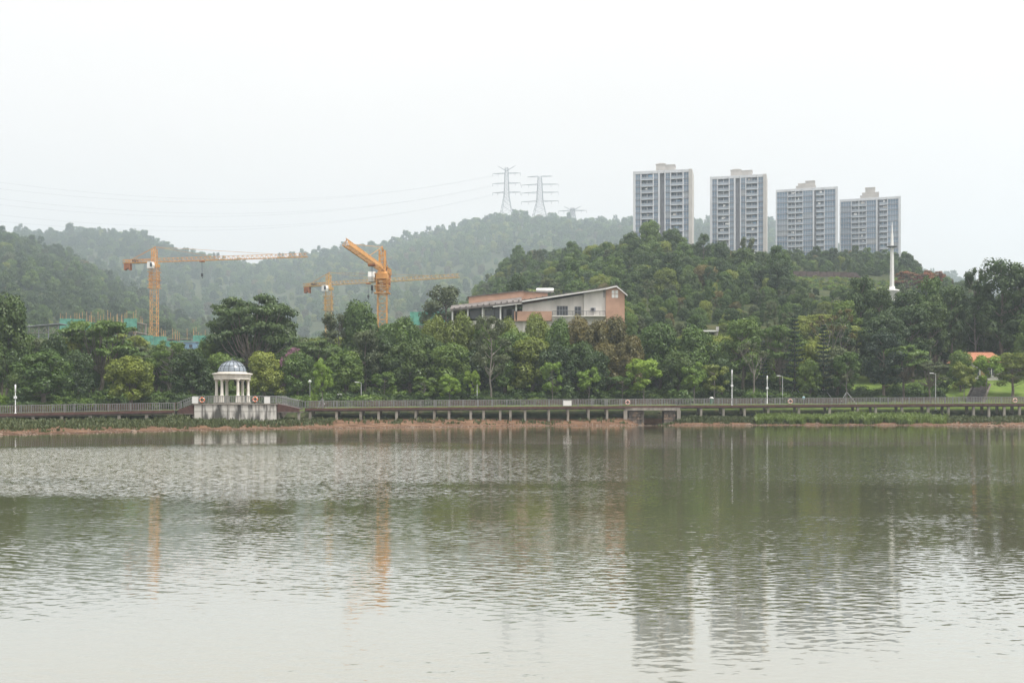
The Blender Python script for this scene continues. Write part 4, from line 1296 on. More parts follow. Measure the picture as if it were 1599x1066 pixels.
def ramp(ua, za, ub, zb, label, side):
    """sloping walk with a red-brown flank"""
    xa, xb = TX(ua), TX(ub)
    zlo = min(za, zb)
    o = empty('ramp', (xa, TD + .1, zlo), 0, label, 'ramp')
    n = 6
    b = MB(); b.prism([(0, za - zlo - .02), (xb - xa, zb - zlo - .02), (xb - xa, zlo - zlo - .45), (0, -.45)], 0.0, 0.12); b.build('flank_panel', M_REDT, o)
    b = MB(); b.prism([(0, za - zlo - .02), (xb - xa, zb - zlo - .02), (xb - xa, zb - zlo - .17), (0, za - zlo - .17)], .121, 3.4); b.build('deck', M_DECK, o)
    b = MB(); b.prism([(0, -.45), (xb - xa, -.45), (xb - xa, -.62), (0, -.62)], -.05, 3.4); b.build('beam', M_CONCD, o)
    for yy in (.0, 3.3):
        b = MB()
        b.tube([(0, yy + .05, za - zlo + 1.1), (xb - xa, yy + .05, zb - zlo + 1.1)], .05, 6)
        b.tube([(0, yy + .05, za - zlo + .15), (xb - xa, yy + .05, zb - zlo + .15)], .03, 6); b.build('handrail', M_RAIL, o)
        b = MB(); m = int(abs(xb - xa) / .27)
        for i in range(m):
            f = (i + .5) / m; xx = (xb - xa) * f; zz = za + (zb - za) * f - zlo
            b.box(xx - .04, xx + .04, yy + .03, yy + .06, zz + .15, zz + 1.08)
        q = b.build('baluster', M_RAIL, o); q['kind'] = 'stuff'
    for f in (.05, .95):
        b = MB(); xx = (xb - xa) * f; b.box(xx - .18, xx + .18, .3, .66, -zlo - .2, -.621); b.build('pile', M_CONC, o)
p = walk_point(272)
ramp((p.x / TK) + 799.5, deck_z(272), 302.5, ZT - .05, 'short ramp with red-brown flank from lower boardwalk up to the pavilion terrace', -1)
p = walk_point(476)
ramp(432.5, ZT - .05, (p.x / TK) + 799.5, deck_z(476), 'ramp with red-brown flank from pavilion terrace down to the long boardwalk', 1)

def pavilion():
    cy = TD + 3.6; cx = (362.8 - 799.5) * cy / F
    o = empty('pavilion', (cx, cy, ZT), 0, 'white stone rotunda pavilion with columns and a dark glass dome', 'pavilion')
    D2 = cy; k = D2 / F
    z = lambda v: (629.2 - v) * k
    Rr = 24.2 * k
    b = MB(); b.lathe([(.01, 0.002), (Rr + .45, 0.002), (Rr + .45, .12), (.01, .12)], 32); b.build('floor_disc', M_CONC, o)
    for i in range(6):
        a = R(4.5) + i * math.pi / 3
        px, py = Rr * math.cos(a), Rr * math.sin(a)
        col = bpy.data.objects.new('column', None); col.parent = o; col.location = (px, py, .12); COL.objects.link(col)
        b = MB(); s = .30; h = z(617.5) - .12
        b.box(-s - .06, s + .06, -s - .06, s + .06, 0, .16); b.box(-s, s, -s, s, .161, h - .12); b.box(-s - .05, s + .05, -s - .05, s + .05, h - .119, h)
        b.build('pedestal', M_STONE, col)
        b = MB(); ht = z(593.5) - .12
        b.lathe([(.26, h), (.27, h + .1), (.22, h + .16), (.225, h + .6), (.19, ht - .3), (.19, ht - .2), (.235, ht - .16), (.235, ht - .1), (.27, ht - .07), (.27, ht)], 16); b.build('shaft', M_STONE, col, True)
        b = MB(); b.box(-.30, .30, -.30, .30, ht + .001, ht + .14); b.build('capital', M_STONE, col)
    za = z(593.5) + .142
    b = MB()
    prof = [(Rr - .42, za), (Rr + .36, za), (Rr + .36, za + .34), (Rr + .42, za + .36), (Rr + .42, za + .62), (Rr + .52, za + .68), (Rr + .66, za + .74), (Rr + .66, za + .92), (Rr + .25, za + .98), (Rr - .42, za + .98)]
    b.lathe(prof + [prof[0]], 48); b.build('entablature', M_STONE, o)
    b = MB(); z0 = za + .98; b.lathe([(.2, z0 + .002), (22.6 * k, z0 + .002), (22.6 * k, z0 + .10), (21.8 * k, z0 + .14), (.2, z0 + .14)], 48); b.build('drum', M_STONE, o)
    zd = z0 + .14; Rd = 21.6 * k; Hd = (z(562.5)) - zd
    npan = 16
    for i in range(npan):
        b = MB(); a0 = 2 * math.pi * i / npan + .02; a1 = 2 * math.pi * (i + 1) / npan - .02
        prof = [(Rd * math.cos(t), zd + Hd * math.sin(t)) for t in np.linspace(0, 1.5, 9)]
        b.lathe(prof, 3, a0=a0, a1=a1); q = b.build('glass_pane', M_DOME, o, True)
    for i in range(npan):
        a = 2 * math.pi * i / npan
        b = MB(); b.tube([((Rd + .02) * math.cos(t) * math.cos(a), (Rd + .02) * math.cos(t) * math.sin(a), zd + (Hd + .02) * math.sin(t)) for t in np.linspace(0, 1.52, 9)], .045, 5); b.build('rib', M_DOMER, o)
    for t in (.02, .55, 1.05):
        b = MB(); rr = (Rd + .02) * math.cos(t); zz = zd + (Hd + .02) * math.sin(t)
        b.tube([(rr * math.cos(q), rr * math.sin(q), zz) for q in np.linspace(0, 2 * math.pi, 41)], .035, 4, cap=False); b.build('hoop', M_DOMER, o)
    b = MB(); b.lathe([(.22, zd + Hd - .06), (.18, zd + Hd + .08), (.08, zd + Hd + .12), (.11, zd + Hd + .24), (.01, zd + Hd + .42)], 10); b.build('finial', M_DOMER, o, True)
pavilion()

# ------------------------------------------------------------------ lamps, signs, lifebuoys, small things
def lamp(u, vtop, D, label, style, M):
    p = P(u, vtop, D); g = gz(p.x, D); h = p.z - g
    onwalk = pier_d(u) < D < pier_d(u) + 3.5
    if onwalk: g = deck_z(u); h = p.z - g
    o = empty('lamp_post', (p.x, D, g), 0, label, 'lamp post', 'lamp posts along the boardwalk')
    b = MB(); b.lathe([(.16, 0), (.16, .1), (.09, .16), (.09, .7), (.06, .75), (.05, h)], 10); b.build('pole', M, o, True)
    if style == 'mast':
        b = MB(); b.lathe([(.05, h - 1.1), (.11, h - 1.05), (.11, h - .1), (.03, h)], 10); b.build('lamp_tube', M_LAMP, o, True)
        b = MB(); b.box(-.17, .17, -.14, .14, h * .52, h * .52 + .35); b.build('speaker_box', M_LAMP, o)
    elif style == 'arm':
        b = MB(); b.bar((0, 0, h - .05), (-.75, -.1, h + .05), .07); b.build('arm', M, o)
        b = MB(); b.prism([(-1.05, h), (-.45, h - .02), (-.45, h + .1), (-1.05, h + .14)], -.22, .06); b.build('lamp_head', M_LAMP, o)
    elif style == 'globe':
        b = MB(); b.lathe([(.02, h - .05), (.2, h + .08), (.26, h + .24), (.2, h + .42), (.02, h + .5)], 12); b.build('lamp_globe', M_LAMP, o, True)
lamp(24, 600, 156, 'white lamp mast beyond the lower boardwalk near the left edge', 'mast', M_LAMP)
lamp(484, 598, 176, 'low post with a white globe lamp beside the bright narrow tree', 'globe', M_POLEG)
lamp(564, 597, 182, 'grey lamp post with short arm left of centre behind the boardwalk', 'arm', M_POLEG)
lamp(745, 600, 184, 'plain thin grey post behind the boardwalk, left of the tall pale trunk', 'none', M_POLEG)
lamp(1143, 577, pier_d(1143) + 0.5, 'tallest white lamp mast standing on the boardwalk right of the culvert', 'mast', M_LAMP)
lamp(1198, 586, 192, 'white lamp mast under the trees between the tall mast and the norfolk pines', 'mast', M_LAMP)
lamp(1222, 587, 194, 'grey lamp post with white head in front of the norfolk pines', 'arm', M_POLEG)
lamp(1461, 583, 190, 'grey lamp post with white head on the right-hand lawn', 'arm', M_POLEG)

def buoy(u, v, D, label, M):
    p = P(u, v, D)
    o = empty('lifebuoy', (p.x, p.y, p.z), 0, label, 'lifebuoy', 'lifebuoys hung on the railings')
    b = MB(); Rr, r = .33, .10; n, m = 20, 8
    for i in range(n):
        a = 2 * math.pi * i / n
        for j in range(m):
            c = 2 * math.pi * j / m
            b.v.append(((Rr + r * math.cos(c)) * math.cos(a), r * math.sin(c), (Rr + r * math.cos(c)) * math.sin(a)))
    for i in range(n):
        for j in range(m):
            b.f.append((i * m + j, ((i + 1) % n) * m + j, ((i + 1) % n) * m + (j + 1) % m, i * m + (j + 1) % m)); b.m.append(0)
    b.build('ring', M, o, True)
    for k in range(4):
        a = math.pi / 4 + k * math.pi / 2
        b = MB(); b.tube([(Rr * math.cos(a + d), 0, Rr * math.sin(a + d)) for d in (-.14, 0, .14)], .115, 8); b.build('band', M_WHITE, o, True)
buoy(315.5, 624.3, TD - .12, 'orange lifebuoy on the terrace railing left of the pavilion columns', M_BUOY)
buoy(398.5, 623.3, TD - .12, 'orange lifebuoy on the terrace railing right of the pavilion columns', M_BUOY)
buoy(980, 628, pier_d(980) - .14, 'faded pink lifebuoy on the railing above the culvert', M_BUOYF)
buoy(1234, 626.5, pier_d(1234) - .14, 'lifebuoy on the railing in front of the norfolk pines', M_BUOYF)
buoy(1585, 625, pier_d(1585) - .14, 'faded lifebuoy on the railing near the right edge', M_BUOYF)

def board(u, v0, v1, wpx, D, label, legs):
    p = P(u, v1, D); k = D / F; h = (v1 - v0) * k
    g = gz(p.x, D) if legs else p.z
    o = empty('notice_board', (p.x, D, g), 0, label, 'notice board')
    w = wpx * k / 2; z0 = p.z - g
    b = MB(); b.box(-w, w, -.03, .03, z0, z0 + h); b.build('panel', M_WHITE, o)
    b = MB(); b.box(-w - .05, w + .05, -.045, .045, z0 + h, z0 + h + .05); b.box(-w - .05, w + .05, -.045, .045, z0 - .05, z0)
    b.box(-w - .05, -w, -.045, .045, z0 + .001, z0 + h - .001); b.box(w, w + .05, -.045, .045, z0 + .001, z0 + h - .001); b.build('frame', M_POLEG, o)
    if legs:
        for s in (-1, 1):
            b = MB(); b.box(s * w * .8 - .04, s * w * .8 + .04, .035, .1, 0, z0 + h * .5); b.build('leg', M_POLEG, o)
board(886, 625.2, 633, 12.5, pier_d(886) - .12, 'blank white board fixed on the boardwalk railing near the picture centre', False)
board(530.5, 614.5, 625, 6.5, 181, 'small grey-white notice board on legs behind the boardwalk', True)

def bench(u, D, label):
    x = (u - 799.5) * D / F
    o = empty('park_bench', (x, D, gz(x, D)), 0, label, 'bench')
    b = MB(); b.box(-1.3, 1.3, -.25, .25, .42, .48); b.build('seat', M_WOOD, o)
    b = MB(); b.box(-1.3, 1.3, .26, .32, .55, .95); b.build('backrest', M_WOOD, o)
    for s in (-1.1, 1.1):
        b = MB(); b.box(s - .06, s + .06, -.2, .25, 0, .419); b.box(s - .06, s + .06, .321, .38, 0, .9); b.build('leg', M_CONC, o)
bench(214, 172, 'wooden park bench under the yellow-green tree')
def bin_(u, D, label):
    x = (u - 799.5) * D / F
    o = empty('litter_bin', (x, D, gz(x, D)), 0, label, 'litter bin')
    b = MB(); b.lathe([(.01, 0), (.3, 0), (.36, .95), (.01, .95)], 12); b.build('bin_body', M_GREENB, o)
    b = MB(); b.lathe([(.40, .96), (.40, 1.02), (.2, 1.2), (.01, 1.24)], 12); b.build('lid', M_WHITE, o)
bin_(231, 172, 'green litter bin beside the park bench')
bin_(1111, 191, 'green litter bin behind the boardwalk right of the culvert')

def person():
    D = 190.0; x = (1255 - 799.5) * D / F; g = gz(x, D)
    o = empty('person', (x, D, g), R(20), 'person in a pale blue top standing behind the boardwalk by the norfolk pines', 'person')
    J = {'pel': (0, 0, .95, .15), 'wst': (0, 0, 1.12, .135), 'chs': (0, 0, 1.35, .165), 'nck': (0, 0, 1.50, .06), 'hd0': (0, -.01, 1.58, .085), 'hd1': (0, -.01, 1.69, .085)}
    vs = []; es = []; rad = []; ix = {}
    def V(n, x, y, z, r): ix[n] = len(vs); vs.append((x, y, z)); rad.append(r)
    for k, q in J.items(): V(k, *q)
    for a, c in (('pel', 'wst'), ('wst', 'chs'), ('chs', 'nck'), ('nck', 'hd0'), ('hd0', 'hd1')): es.append((ix[a], ix[c]))
    for s in (-1, 1):
        V('h%d' % s, .10 * s, 0, .88, .095); V('k%d' % s, .11 * s, -.02, .48, .065); V('a%d' % s, .11 * s, .01, .09, .045); V('t%d' % s, .12 * s, -.15, .04, .04)
        V('s%d' % s, .19 * s, 0, 1.41, .065); V('e%d' % s, .25 * s, .03, 1.13, .048); V('w%d' % s, .24 * s, -.12, .93, .036); V('f%d' % s, .23 * s, -.17, .84, .03)
        for a, c in (('pel', 'h%d'), ('h%d', 'k%d'), ('k%d', 'a%d'), ('a%d', 't%d'), ('chs', 's%d'), ('s%d', 'e%d'), ('e%d', 'w%d'), ('w%d', 'f%d')):
            f = lambda n: ix[n % s if '%' in n else n]
            es.append((f(a), f(c)))
    me = bpy.data.meshes.new('body'); me.from_pydata(vs, es, [])
    bo = obj('body', me, o)
    sk = bo.modifiers.new('skin', 'SKIN')
    for i, r in enumerate(rad): me.skin_vertices[0].data[i].radius = (r, r * .85)
    me.skin_vertices[0].data[0].use_root = True
    ss = bo.modifiers.new('sub', 'SUBSURF'); ss.levels = 1; ss.render_levels = 1
    m = bpy.data.materials.new('person_clothes'); m.use_nodes = True
    n = m.node_tree.nodes; l = m.node_tree.links
    tcn = n.new('ShaderNodeTexCoord'); sp = n.new('ShaderNodeSeparateXYZ'); l.new(tcn.outputs['Object'], sp.inputs[0])
    r = n.new('ShaderNodeValToRGB'); r.color_ramp.interpolation = 'CONSTANT'
    e = r.color_ramp.elements; e[0].position = 0; e[0].color = (.03, .035, .05, 1); e[1].position = .49; e[1].color = (.30, .52, .56, 1)
    k = e.new(.745); k.color = (.42, .26, .19, 1)
    dv = n.new('ShaderNodeMath'); dv.operation = 'DIVIDE'; dv.inputs[1].default_value = 2.0; l.new(sp.outputs['Z'], dv.inputs[0]); l.new(dv.outputs[0], r.inputs[0])
    l.new(r.outputs[0], n['Principled BSDF'].inputs['Base Color']); n['Principled BSDF'].inputs['Roughness'].default_value = .8
    me.materials.append(m)
    b = MB(); b.lathe([(.01, 1.795), (.06, 1.785), (.098, 1.73), (.102, 1.67), (.085, 1.64)], 12, (0, .015, 0)); b.build('hair', M_DARKIN, o, True)
person()

# ------------------------------------------------------------------ trees one can tell apart
T = tree_at
T(12, 458, 178, 100, 'round', 'dark', 'large dark broadleaf tree at the left edge', 0)
T(68, 546, 168, 98, 'round', 'green', 'light green tree with forked trunk behind the lower boardwalk', 1)
T(205, 552, 168, 96, 'round', 'yellow', 'round yellow-green tree over the park bench', 2)
T(122, 545, 178, 62, 'round', 'dark', 'dark tree between the forked tree and the yellow-green tree', 0)
T(158, 500, 196, 128, 'umbrella', 'green', 'wide layered tree in front of the green-netted site', 0)
T(88, 520, 186, 64, 'round', 'dark', 'dark round tree below the white steel shed', 1)
T(30, 575, 171, 50, 'round', 'dark', 'low dark tree behind the white mast at the left', 2)
T(395, 463, 202, 138, 'umbrella', 'dark', 'big dark spreading tree with flat layered top between crane and pavilion', 1)
T(425, 478, 206, 92, 'round', 'dark', 'dark dense tree filling the right half under the flat-topped tree', 2)
T(362, 486, 206, 84, 'round', 'dark', 'dark lower tree under the left side of the flat-topped tree', 0)
T(300, 545, 182, 82, 'round', 'dark', 'dark tree just left of the pavilion dome', 1)
T(265, 535, 188, 62, 'airy', 'green', 'loose feathery tree right of the yellow-green tree', 0)
T(345, 548, 186, 70, 'round', 'green', 'mid green tree directly behind the pavilion dome', 2)
T(412, 548, 184, 76, 'round', 'yellow', 'olive-topped tree right of the pavilion dome', 0)
T(465, 548, 186, 70, 'round', 'green', 'green tree behind the bright narrow young tree', 1)
T(458, 540, 194, 46, 'round', 'pink', 'tree with a cap of pink blossom above the terrace ramp', 2, 'flowering_tree')
T(503, 561, 174, 38, 'young', 'bright', 'bright lime-green narrow young tree held by stakes', 0)
T(488, 603, 173, 18, 'shrub', 'bright', 'small lime bush at the foot of the narrow young tree', 0)
T(562, 468, 214, 82, 'round', 'green', 'rounded tree top left of the mast of the lake-pointing crane', 0)
T(527, 492, 216, 58, 'airy', 'grey', 'thin greyish tree below the yellow crane', 1)
T(588, 520, 200, 96, 'round', 'dark', 'dark broad tree in the mass below the lake-pointing crane', 1)
T(540, 545, 192, 80, 'round', 'green', 'green tree right of the bright narrow tree', 2)
T(632, 490, 208, 72, 'round', 'green', 'tree top right of the lake-pointing crane mast', 2)
T(680, 492, 206, 60, 'round', 'yellow', 'yellow-green tree top left of the white building', 0)
T(722, 487, 206, 66, 'round', 'yellow', 'pale yellow-green tree covering the left wing of the white building', 1)
T(694, 447, 252, 82, 'tall', 'grey', 'grey-green tree standing above the others left of the white building', 0)
T(640, 530, 194, 92, 'round', 'dark', 'dark tree in the middle of the bank below the yellow-green tops', 1)
T(705, 535, 192, 84, 'round', 'green', 'green tree below the left wing of the white building', 0)
T(765, 498, 187, 60, 'airy', 'grey', 'tall grey-leaved tree with a long bare pale trunk', 2)
T(838, 484, 208, 60, 'round', 'yellow', 'olive tree top before the white wall of the building', 2)
T(805, 512, 200, 66, 'round', 'green', 'green tree right of the tall pale trunk', 0)
T(905, 492, 206, 74, 'round', 'brown', 'brownish tree below the balcony of the white building', 1)
T(955, 492, 206, 84, 'round', 'brown', 'brownish tree at the foot of the terracotta gable', 0)
T(985, 520, 198, 60, 'round', 'brown', 'rusty brown tree right of the terracotta gable', 2)
T(872, 496, 200, 62, 'round', 'green', 'green tree before the windows of the white building', 0)
T(790, 495, 203, 60, 'round', 'yellow', 'olive tree top below the verandah of the white building', 1)
T(932, 496, 203, 64, 'round', 'brown', 'brown-tinged tree between the two brownish crowns below the balcony', 2)
T(752, 495, 206, 52, 'round', 'green', 'green tree top behind the tall grey-leaved tree', 2)
T(870, 535, 194, 70, 'round', 'dark', 'dark tree in the gap between olive and brownish trees', 1)
T(930, 548, 192, 72, 'round', 'dark', 'dark lower tree under the brownish crowns', 0)
T(1030, 503, 202, 84, 'round', 'green', 'fresh green round tree right of the brown trees', 0)
T(1086, 508, 202, 88, 'round', 'green', 'dense green round tree below the small white shelter', 1)
T(1060, 545, 194, 76, 'round', 'dark', 'dark tree under the pair of fresh green crowns', 2)
T(600, 582, 184, 46, 'young', 'green', 'slim green tree with bare stem behind the boardwalk, left of centre', 1)
T(663, 586, 184, 46, 'young', 'green', 'small layered tree by the boardwalk below the yellow-green tops', 2)
T(702, 585, 184, 38, 'young', 'bright', 'small bright green tree left of the thin grey post', 0)
T(738, 580, 186, 30, 'young', 'bright', 'slim bright tree beside the thin grey post', 1)
T(862, 563, 187, 42, 'young', 'bright', 'bright green young tree above the white railing board', 2)
T(920, 574, 188, 44, 'young', 'bright', 'bright young tree right of the white railing board', 0)
T(890, 590, 188, 34, 'shrub', 'dark', 'bush between the two bright young trees by the white board', 0)
T(1006, 562, 190, 62, 'young', 'bright', 'broad bright young tree above the culvert', 1)
T(972, 585, 190, 40, 'young', 'green', 'mid green young tree left of the culvert', 2)
T(1084, 566, 191, 42, 'young', 'bright', 'lime young tree left of the tallest white mast', 0)
T(1116, 567, 192, 42, 'young', 'yellow', 'olive young tree next to the lime one by the tallest white mast', 2)
T(1062, 600, 190, 40, 'shrub', 'green', 'low feathery bush right of the culvert', 1)
T(1160, 500, 206, 74, 'tall', 'green', 'tall green tree behind the sparse pale-branched tree', 1)
T(1177, 520, 194, 56, 'bare', 'grey', 'sparse pale-branched tree right of the tallest white mast', 0)
T(1300, 470, 214, 70, 'bare', 'brown', 'sparse grey-brown tree above the darker norfolk pine', 1)
T(1192, 532, 198, 24, 'norfolk', 'pine', 'smallest norfolk pine, behind the sparse tree', 0)
T(1241, 493, 199, 44, 'norfolk', 'pine', 'tallest norfolk pine with open whorled tiers', 1)
T(1286, 507, 195, 38, 'norfolk', 'pine', 'darkest norfolk pine, right of the tallest one', 2)
T(1218, 508, 206, 60, 'umbrella', 'green', 'layered green tree left of the tallest norfolk pine', 0)
T(1322, 552, 192, 48, 'young', 'green', 'green young tree right of the norfolk pines', 1)
T(1265, 560, 196, 50, 'round', 'green', 'green tree between the two larger norfolk pines', 1)
T(1381, 520, 196, 62, 'tall', 'pine', 'dark conical tree with thick trunk on the lawn', 2)
T(1412, 540, 198, 84, 'umbrella', 'green', 'layered light tree right of the dark conical one', 1)
T(1452, 564, 195, 52, 'umbrella', 'grey', 'small flat-topped tree beside the lawn lamp post', 0)
T(1500, 546, 202, 52, 'round', 'green', 'tree just left of the orange-roofed house', 0)
T(1505, 566, 194, 40, 'young', 'yellow', 'young tree with thick trunk at the lawn before the house', 0)
T(1541, 556, 195, 52, 'young', 'bright', 'bright leafy tree beside the stone steps', 1)
T(1582, 551, 197, 64, 'tall', 'yellow', 'loose olive tree at the right edge behind the railing', 1)
T(1345, 432, 236, 66, 'tall', 'dark', 'dark tree top left of the white spire', 0)
T(1372, 450, 232, 56, 'tall', 'dark', 'dark tree covering the foot of the white spire', 1)
T(1418, 455, 232, 62, 'tall', 'dark', 'dark tree just right of the white spire', 2)
T(1455, 432, 232, 56, 'tall', 'green', 'green tall tree below the red flame trees', 0)
T(1486, 448, 226, 62, 'tall', 'dark', 'dark tall tree right of the flame trees', 1)
T(1524, 424, 226, 58, 'airy', 'dark', 'airy dark tree against the sky, left of the tallest at the right edge', 0)
T(1563, 407, 222, 96, 'tall', 'dark', 'tallest dark tree against the sky near the right edge', 2)
T(1600, 414, 220, 84, 'tall', 'dark', 'tall dark tree cut by the right edge', 1)
T(1415, 424, 395, 44, 'umbrella', 'flame', 'red flame tree just right of the white spire', 0, 'flame_tree')
T(1452, 423, 395, 46, 'umbrella', 'flame', 'red flame tree farther right of the white spire', 1, 'flame_tree')
T(1217, 405, 330, 52, 'round', 'dark', 'large dark tree below the third tower', 0)
T(1160, 386, 372, 56, 'round', 'dark', 'broad dark tree in front of the second tower', 1)
T(1098, 365, 395, 30, 'tall', 'dark', 'upright dark tree in the gap between first and second tower', 0)
T(1128, 378, 392, 32, 'round', 'dark', 'round dark tree at the left foot of the second tower', 2)
T(1015, 344, 425, 44, 'round', 'green', 'tree top covering the left foot of the first tower', 0)
T(1050, 357, 420, 44, 'round', 'dark', 'dark tree top covering the right foot of the first tower', 1)
T(808, 424, 270, 48, 'round', 'dark', 'dark round tree rising behind the white water tank', 2)

T(1262, 433, 428, 22, 'shrub', 'yellow', 'pale yellow-green shrub on the open slope below the third tower', 0)
# stakes of the newly planted tree and props of the norfolk pines
for (u, D, rr, h, lb) in ((503, 174, .9, 1.5, 'three thin stakes propping the bright narrow young tree'), (1241, 199, 2.2, 2.4, 'pole tripod propping the tallest norfolk pine'), (1286, 195, 2.2, 2.4, 'pole tripod propping the darkest norfolk pine'), (1322, 192, 1.8, 2.0, 'pole tripod propping the young tree right of the norfolk pines')):
    x = (u - 799.5) * D / F; o = empty('tree_stake', (x, D, gz(x, D)), 0, lb, 'tree stakes')
    for k in range(3):
        a = k * 2.094 - .5
        b = MB(); b.tube([(rr * math.cos(a), rr * math.sin(a), -.2), (.1 * math.cos(a), .1 * math.sin(a), h)], .05, 5); b.build('pole', M_POLEG, o)

# hedge by the house
def hedge():
    C = []; Rr = []
    o0 = P(1522, 605, 205)
    for i in range(60):
        C.append((random.uniform(-4.6, 4.6), random.uniform(-.5, .5), random.uniform(.3, 1.25))); Rr.append(random.uniform(.35, .5))
    V, Fc, ti = leaf_cloud(C, Rr, 70, .22, .9, .4, 5)
    o = obj('hedge', np_mesh('hedge', V, Fc, LEAF['dark'], ti)); o.location = (o0.x - 2.5, 205, gz(o0.x, 205))
    tag(o, 'clipped dark hedge on the lawn before the orange-roofed house', 'hedge')
hedge()

# ------------------------------------------------------------------ the wood on the slope behind, tree by tree
CAPU = [-60, 0, 50, 90, 130, 215, 222, 320, 330, 400, 465, 490, 520, 560, 600, 640, 700, 760, 850, 880, 980, 1000, 1100, 1150, 1230, 1300, 1340, 1400, 1450, 1500, 1560, 1620, 1660]
CAPV = [455, 462, 520, 515, 507, 510, 534, 536, 500, 480, 500, 520, 500, 482, 495, 500, 503, 508, 505, 512, 512, 520, 522, 512, 500, 478, 450, 462, 445, 445, 430, 425, 420]
def cap(u): return float(np.interp(u, CAPU, CAPV))
SP = {'dark': 'dark green', 'green': 'mid green', 'yellow': 'olive', 'brown': 'brownish', 'grey': 'grey-green'}
zones = [(-60, 330, 'wooded slope left of the pavilion', 'below the green-netted sites'),
         (330, 690, 'wooded slope below the cranes', 'in the thick wood between pavilion and white building'),
         (690, 1000, 'wooded bank below the white building', 'on the bank below the white building'),
         (1000, 1320, 'wooded slope below the towers', 'on the slope between white building and norfolk pines'),
         (1320, 1680, 'wooded slope right of the spire', 'in the tall wood behind the right-hand lawn')]
def zone(u):
    for z in zones:
        if z[0] <= u < z[1]: return z
    return zones[-1]
fill = []
rr = random.Random(21)
for D0 in np.arange(198, 262, 7.2):
    x = (-60 - 799.5) * D0 / F
    while x < (1660 - 799.5) * D0 / F:
        xx = x + rr.uniform(-2, 2); D = D0 + rr.uniform(-2.5, 2.5); x += 6.6
        u = xx * F / D + 799.5
        if 695 < u < 985 and 213 < D < 246: continue
        if D < 212 and u > 1330: continue
        if 1480 < u < 1600 and D < 224: continue
        if 1085 < u < 1130 and 226 < D < 238: continue
        if 585 < u < 609 and 222 < D < 236: continue
        if any((xx - t[0]) ** 2 + (D - t[1]) ** 2 < (min(t[2], 7) * .42) ** 2 for t in TREES): continue
        g = gz(xx, D)
        hmax = CAMH + (HOR - cap(u)) * D / F - g
        h = min(rr.uniform(8, 13.5) if u < 1320 else rr.uniform(12, 19), hmax * rr.uniform(.9, 1.0))
        if h < 4.2: continue
        fill.append((D, xx, u, h))
fill.sort()
fill = fill[:215]
FT = []
for (D, xx, u, h) in fill:
    zn = zone(u)
    if 1180 < u < 1310 and D < 225: lf = rr.choice(('green', 'yellow', 'grey')); kd = 'round'
    elif u > 1320: lf = rr.choice(('dark', 'dark', 'green', 'dark')); kd = rr.choice(('tall', 'tall', 'round'))
    elif 690 < u < 1000: lf = rr.choice(('dark', 'brown', 'green', 'dark', 'yellow')); kd = 'round'
    else: lf = rr.choice(('dark', 'green', 'dark', 'green', 'yellow', 'grey')); kd = rr.choice(('round', 'round', 'tall', 'umbrella'))
    w = {'round': h * rr.uniform(.75, .95), 'tall': h * rr.uniform(.5, .62), 'umbrella': h * rr.uniform(1.0, 1.25)}[kd]
    form = {'round': 'round-crowned', 'tall': 'tall-crowned', 'umbrella': 'flat-layered'}[kd]
    FT.append(plant_tree('spreading_tree' if kd == 'umbrella' else 'broadleaf_tree', kd, lf, rr.randint(0, 2), xx, D, h, min(w, 10.5),
               '%s %s tree %s' % (SP[lf], form, zn[3]), zn[2]).parent)
ORD = ['first', 'second', 'third', 'fourth', 'fifth', 'sixth', 'seventh', 'eighth', 'ninth', 'tenth', 'eleventh', 'twelfth', 'thirteenth', 'fourteenth', 'fifteenth', 'sixteenth', 'seventeenth', 'eighteenth', 'nineteenth', 'twentieth', 'twenty-first', 'twenty-second', 'twenty-third', 'twenty-fourth', 'twenty-fifth', 'twenty-sixth', 'twenty-seventh', 'twenty-eighth', 'twenty-ninth', 'thirtieth']
def rank(objs):
    by = {}
    for o in objs: by.setdefault(o['label'], []).append(o)
    for lb, os_ in by.items():
        if len(os_) < 2: continue
        os_.sort(key=lambda o: o.location.x / o.location.y)
        for i, o in enumerate(os_):
            o['label'] = lb + ', ' + (ORD[i] if i < len(ORD) else 'late') + ' from left'
rank(FT)
print('individual trees', NTREES)

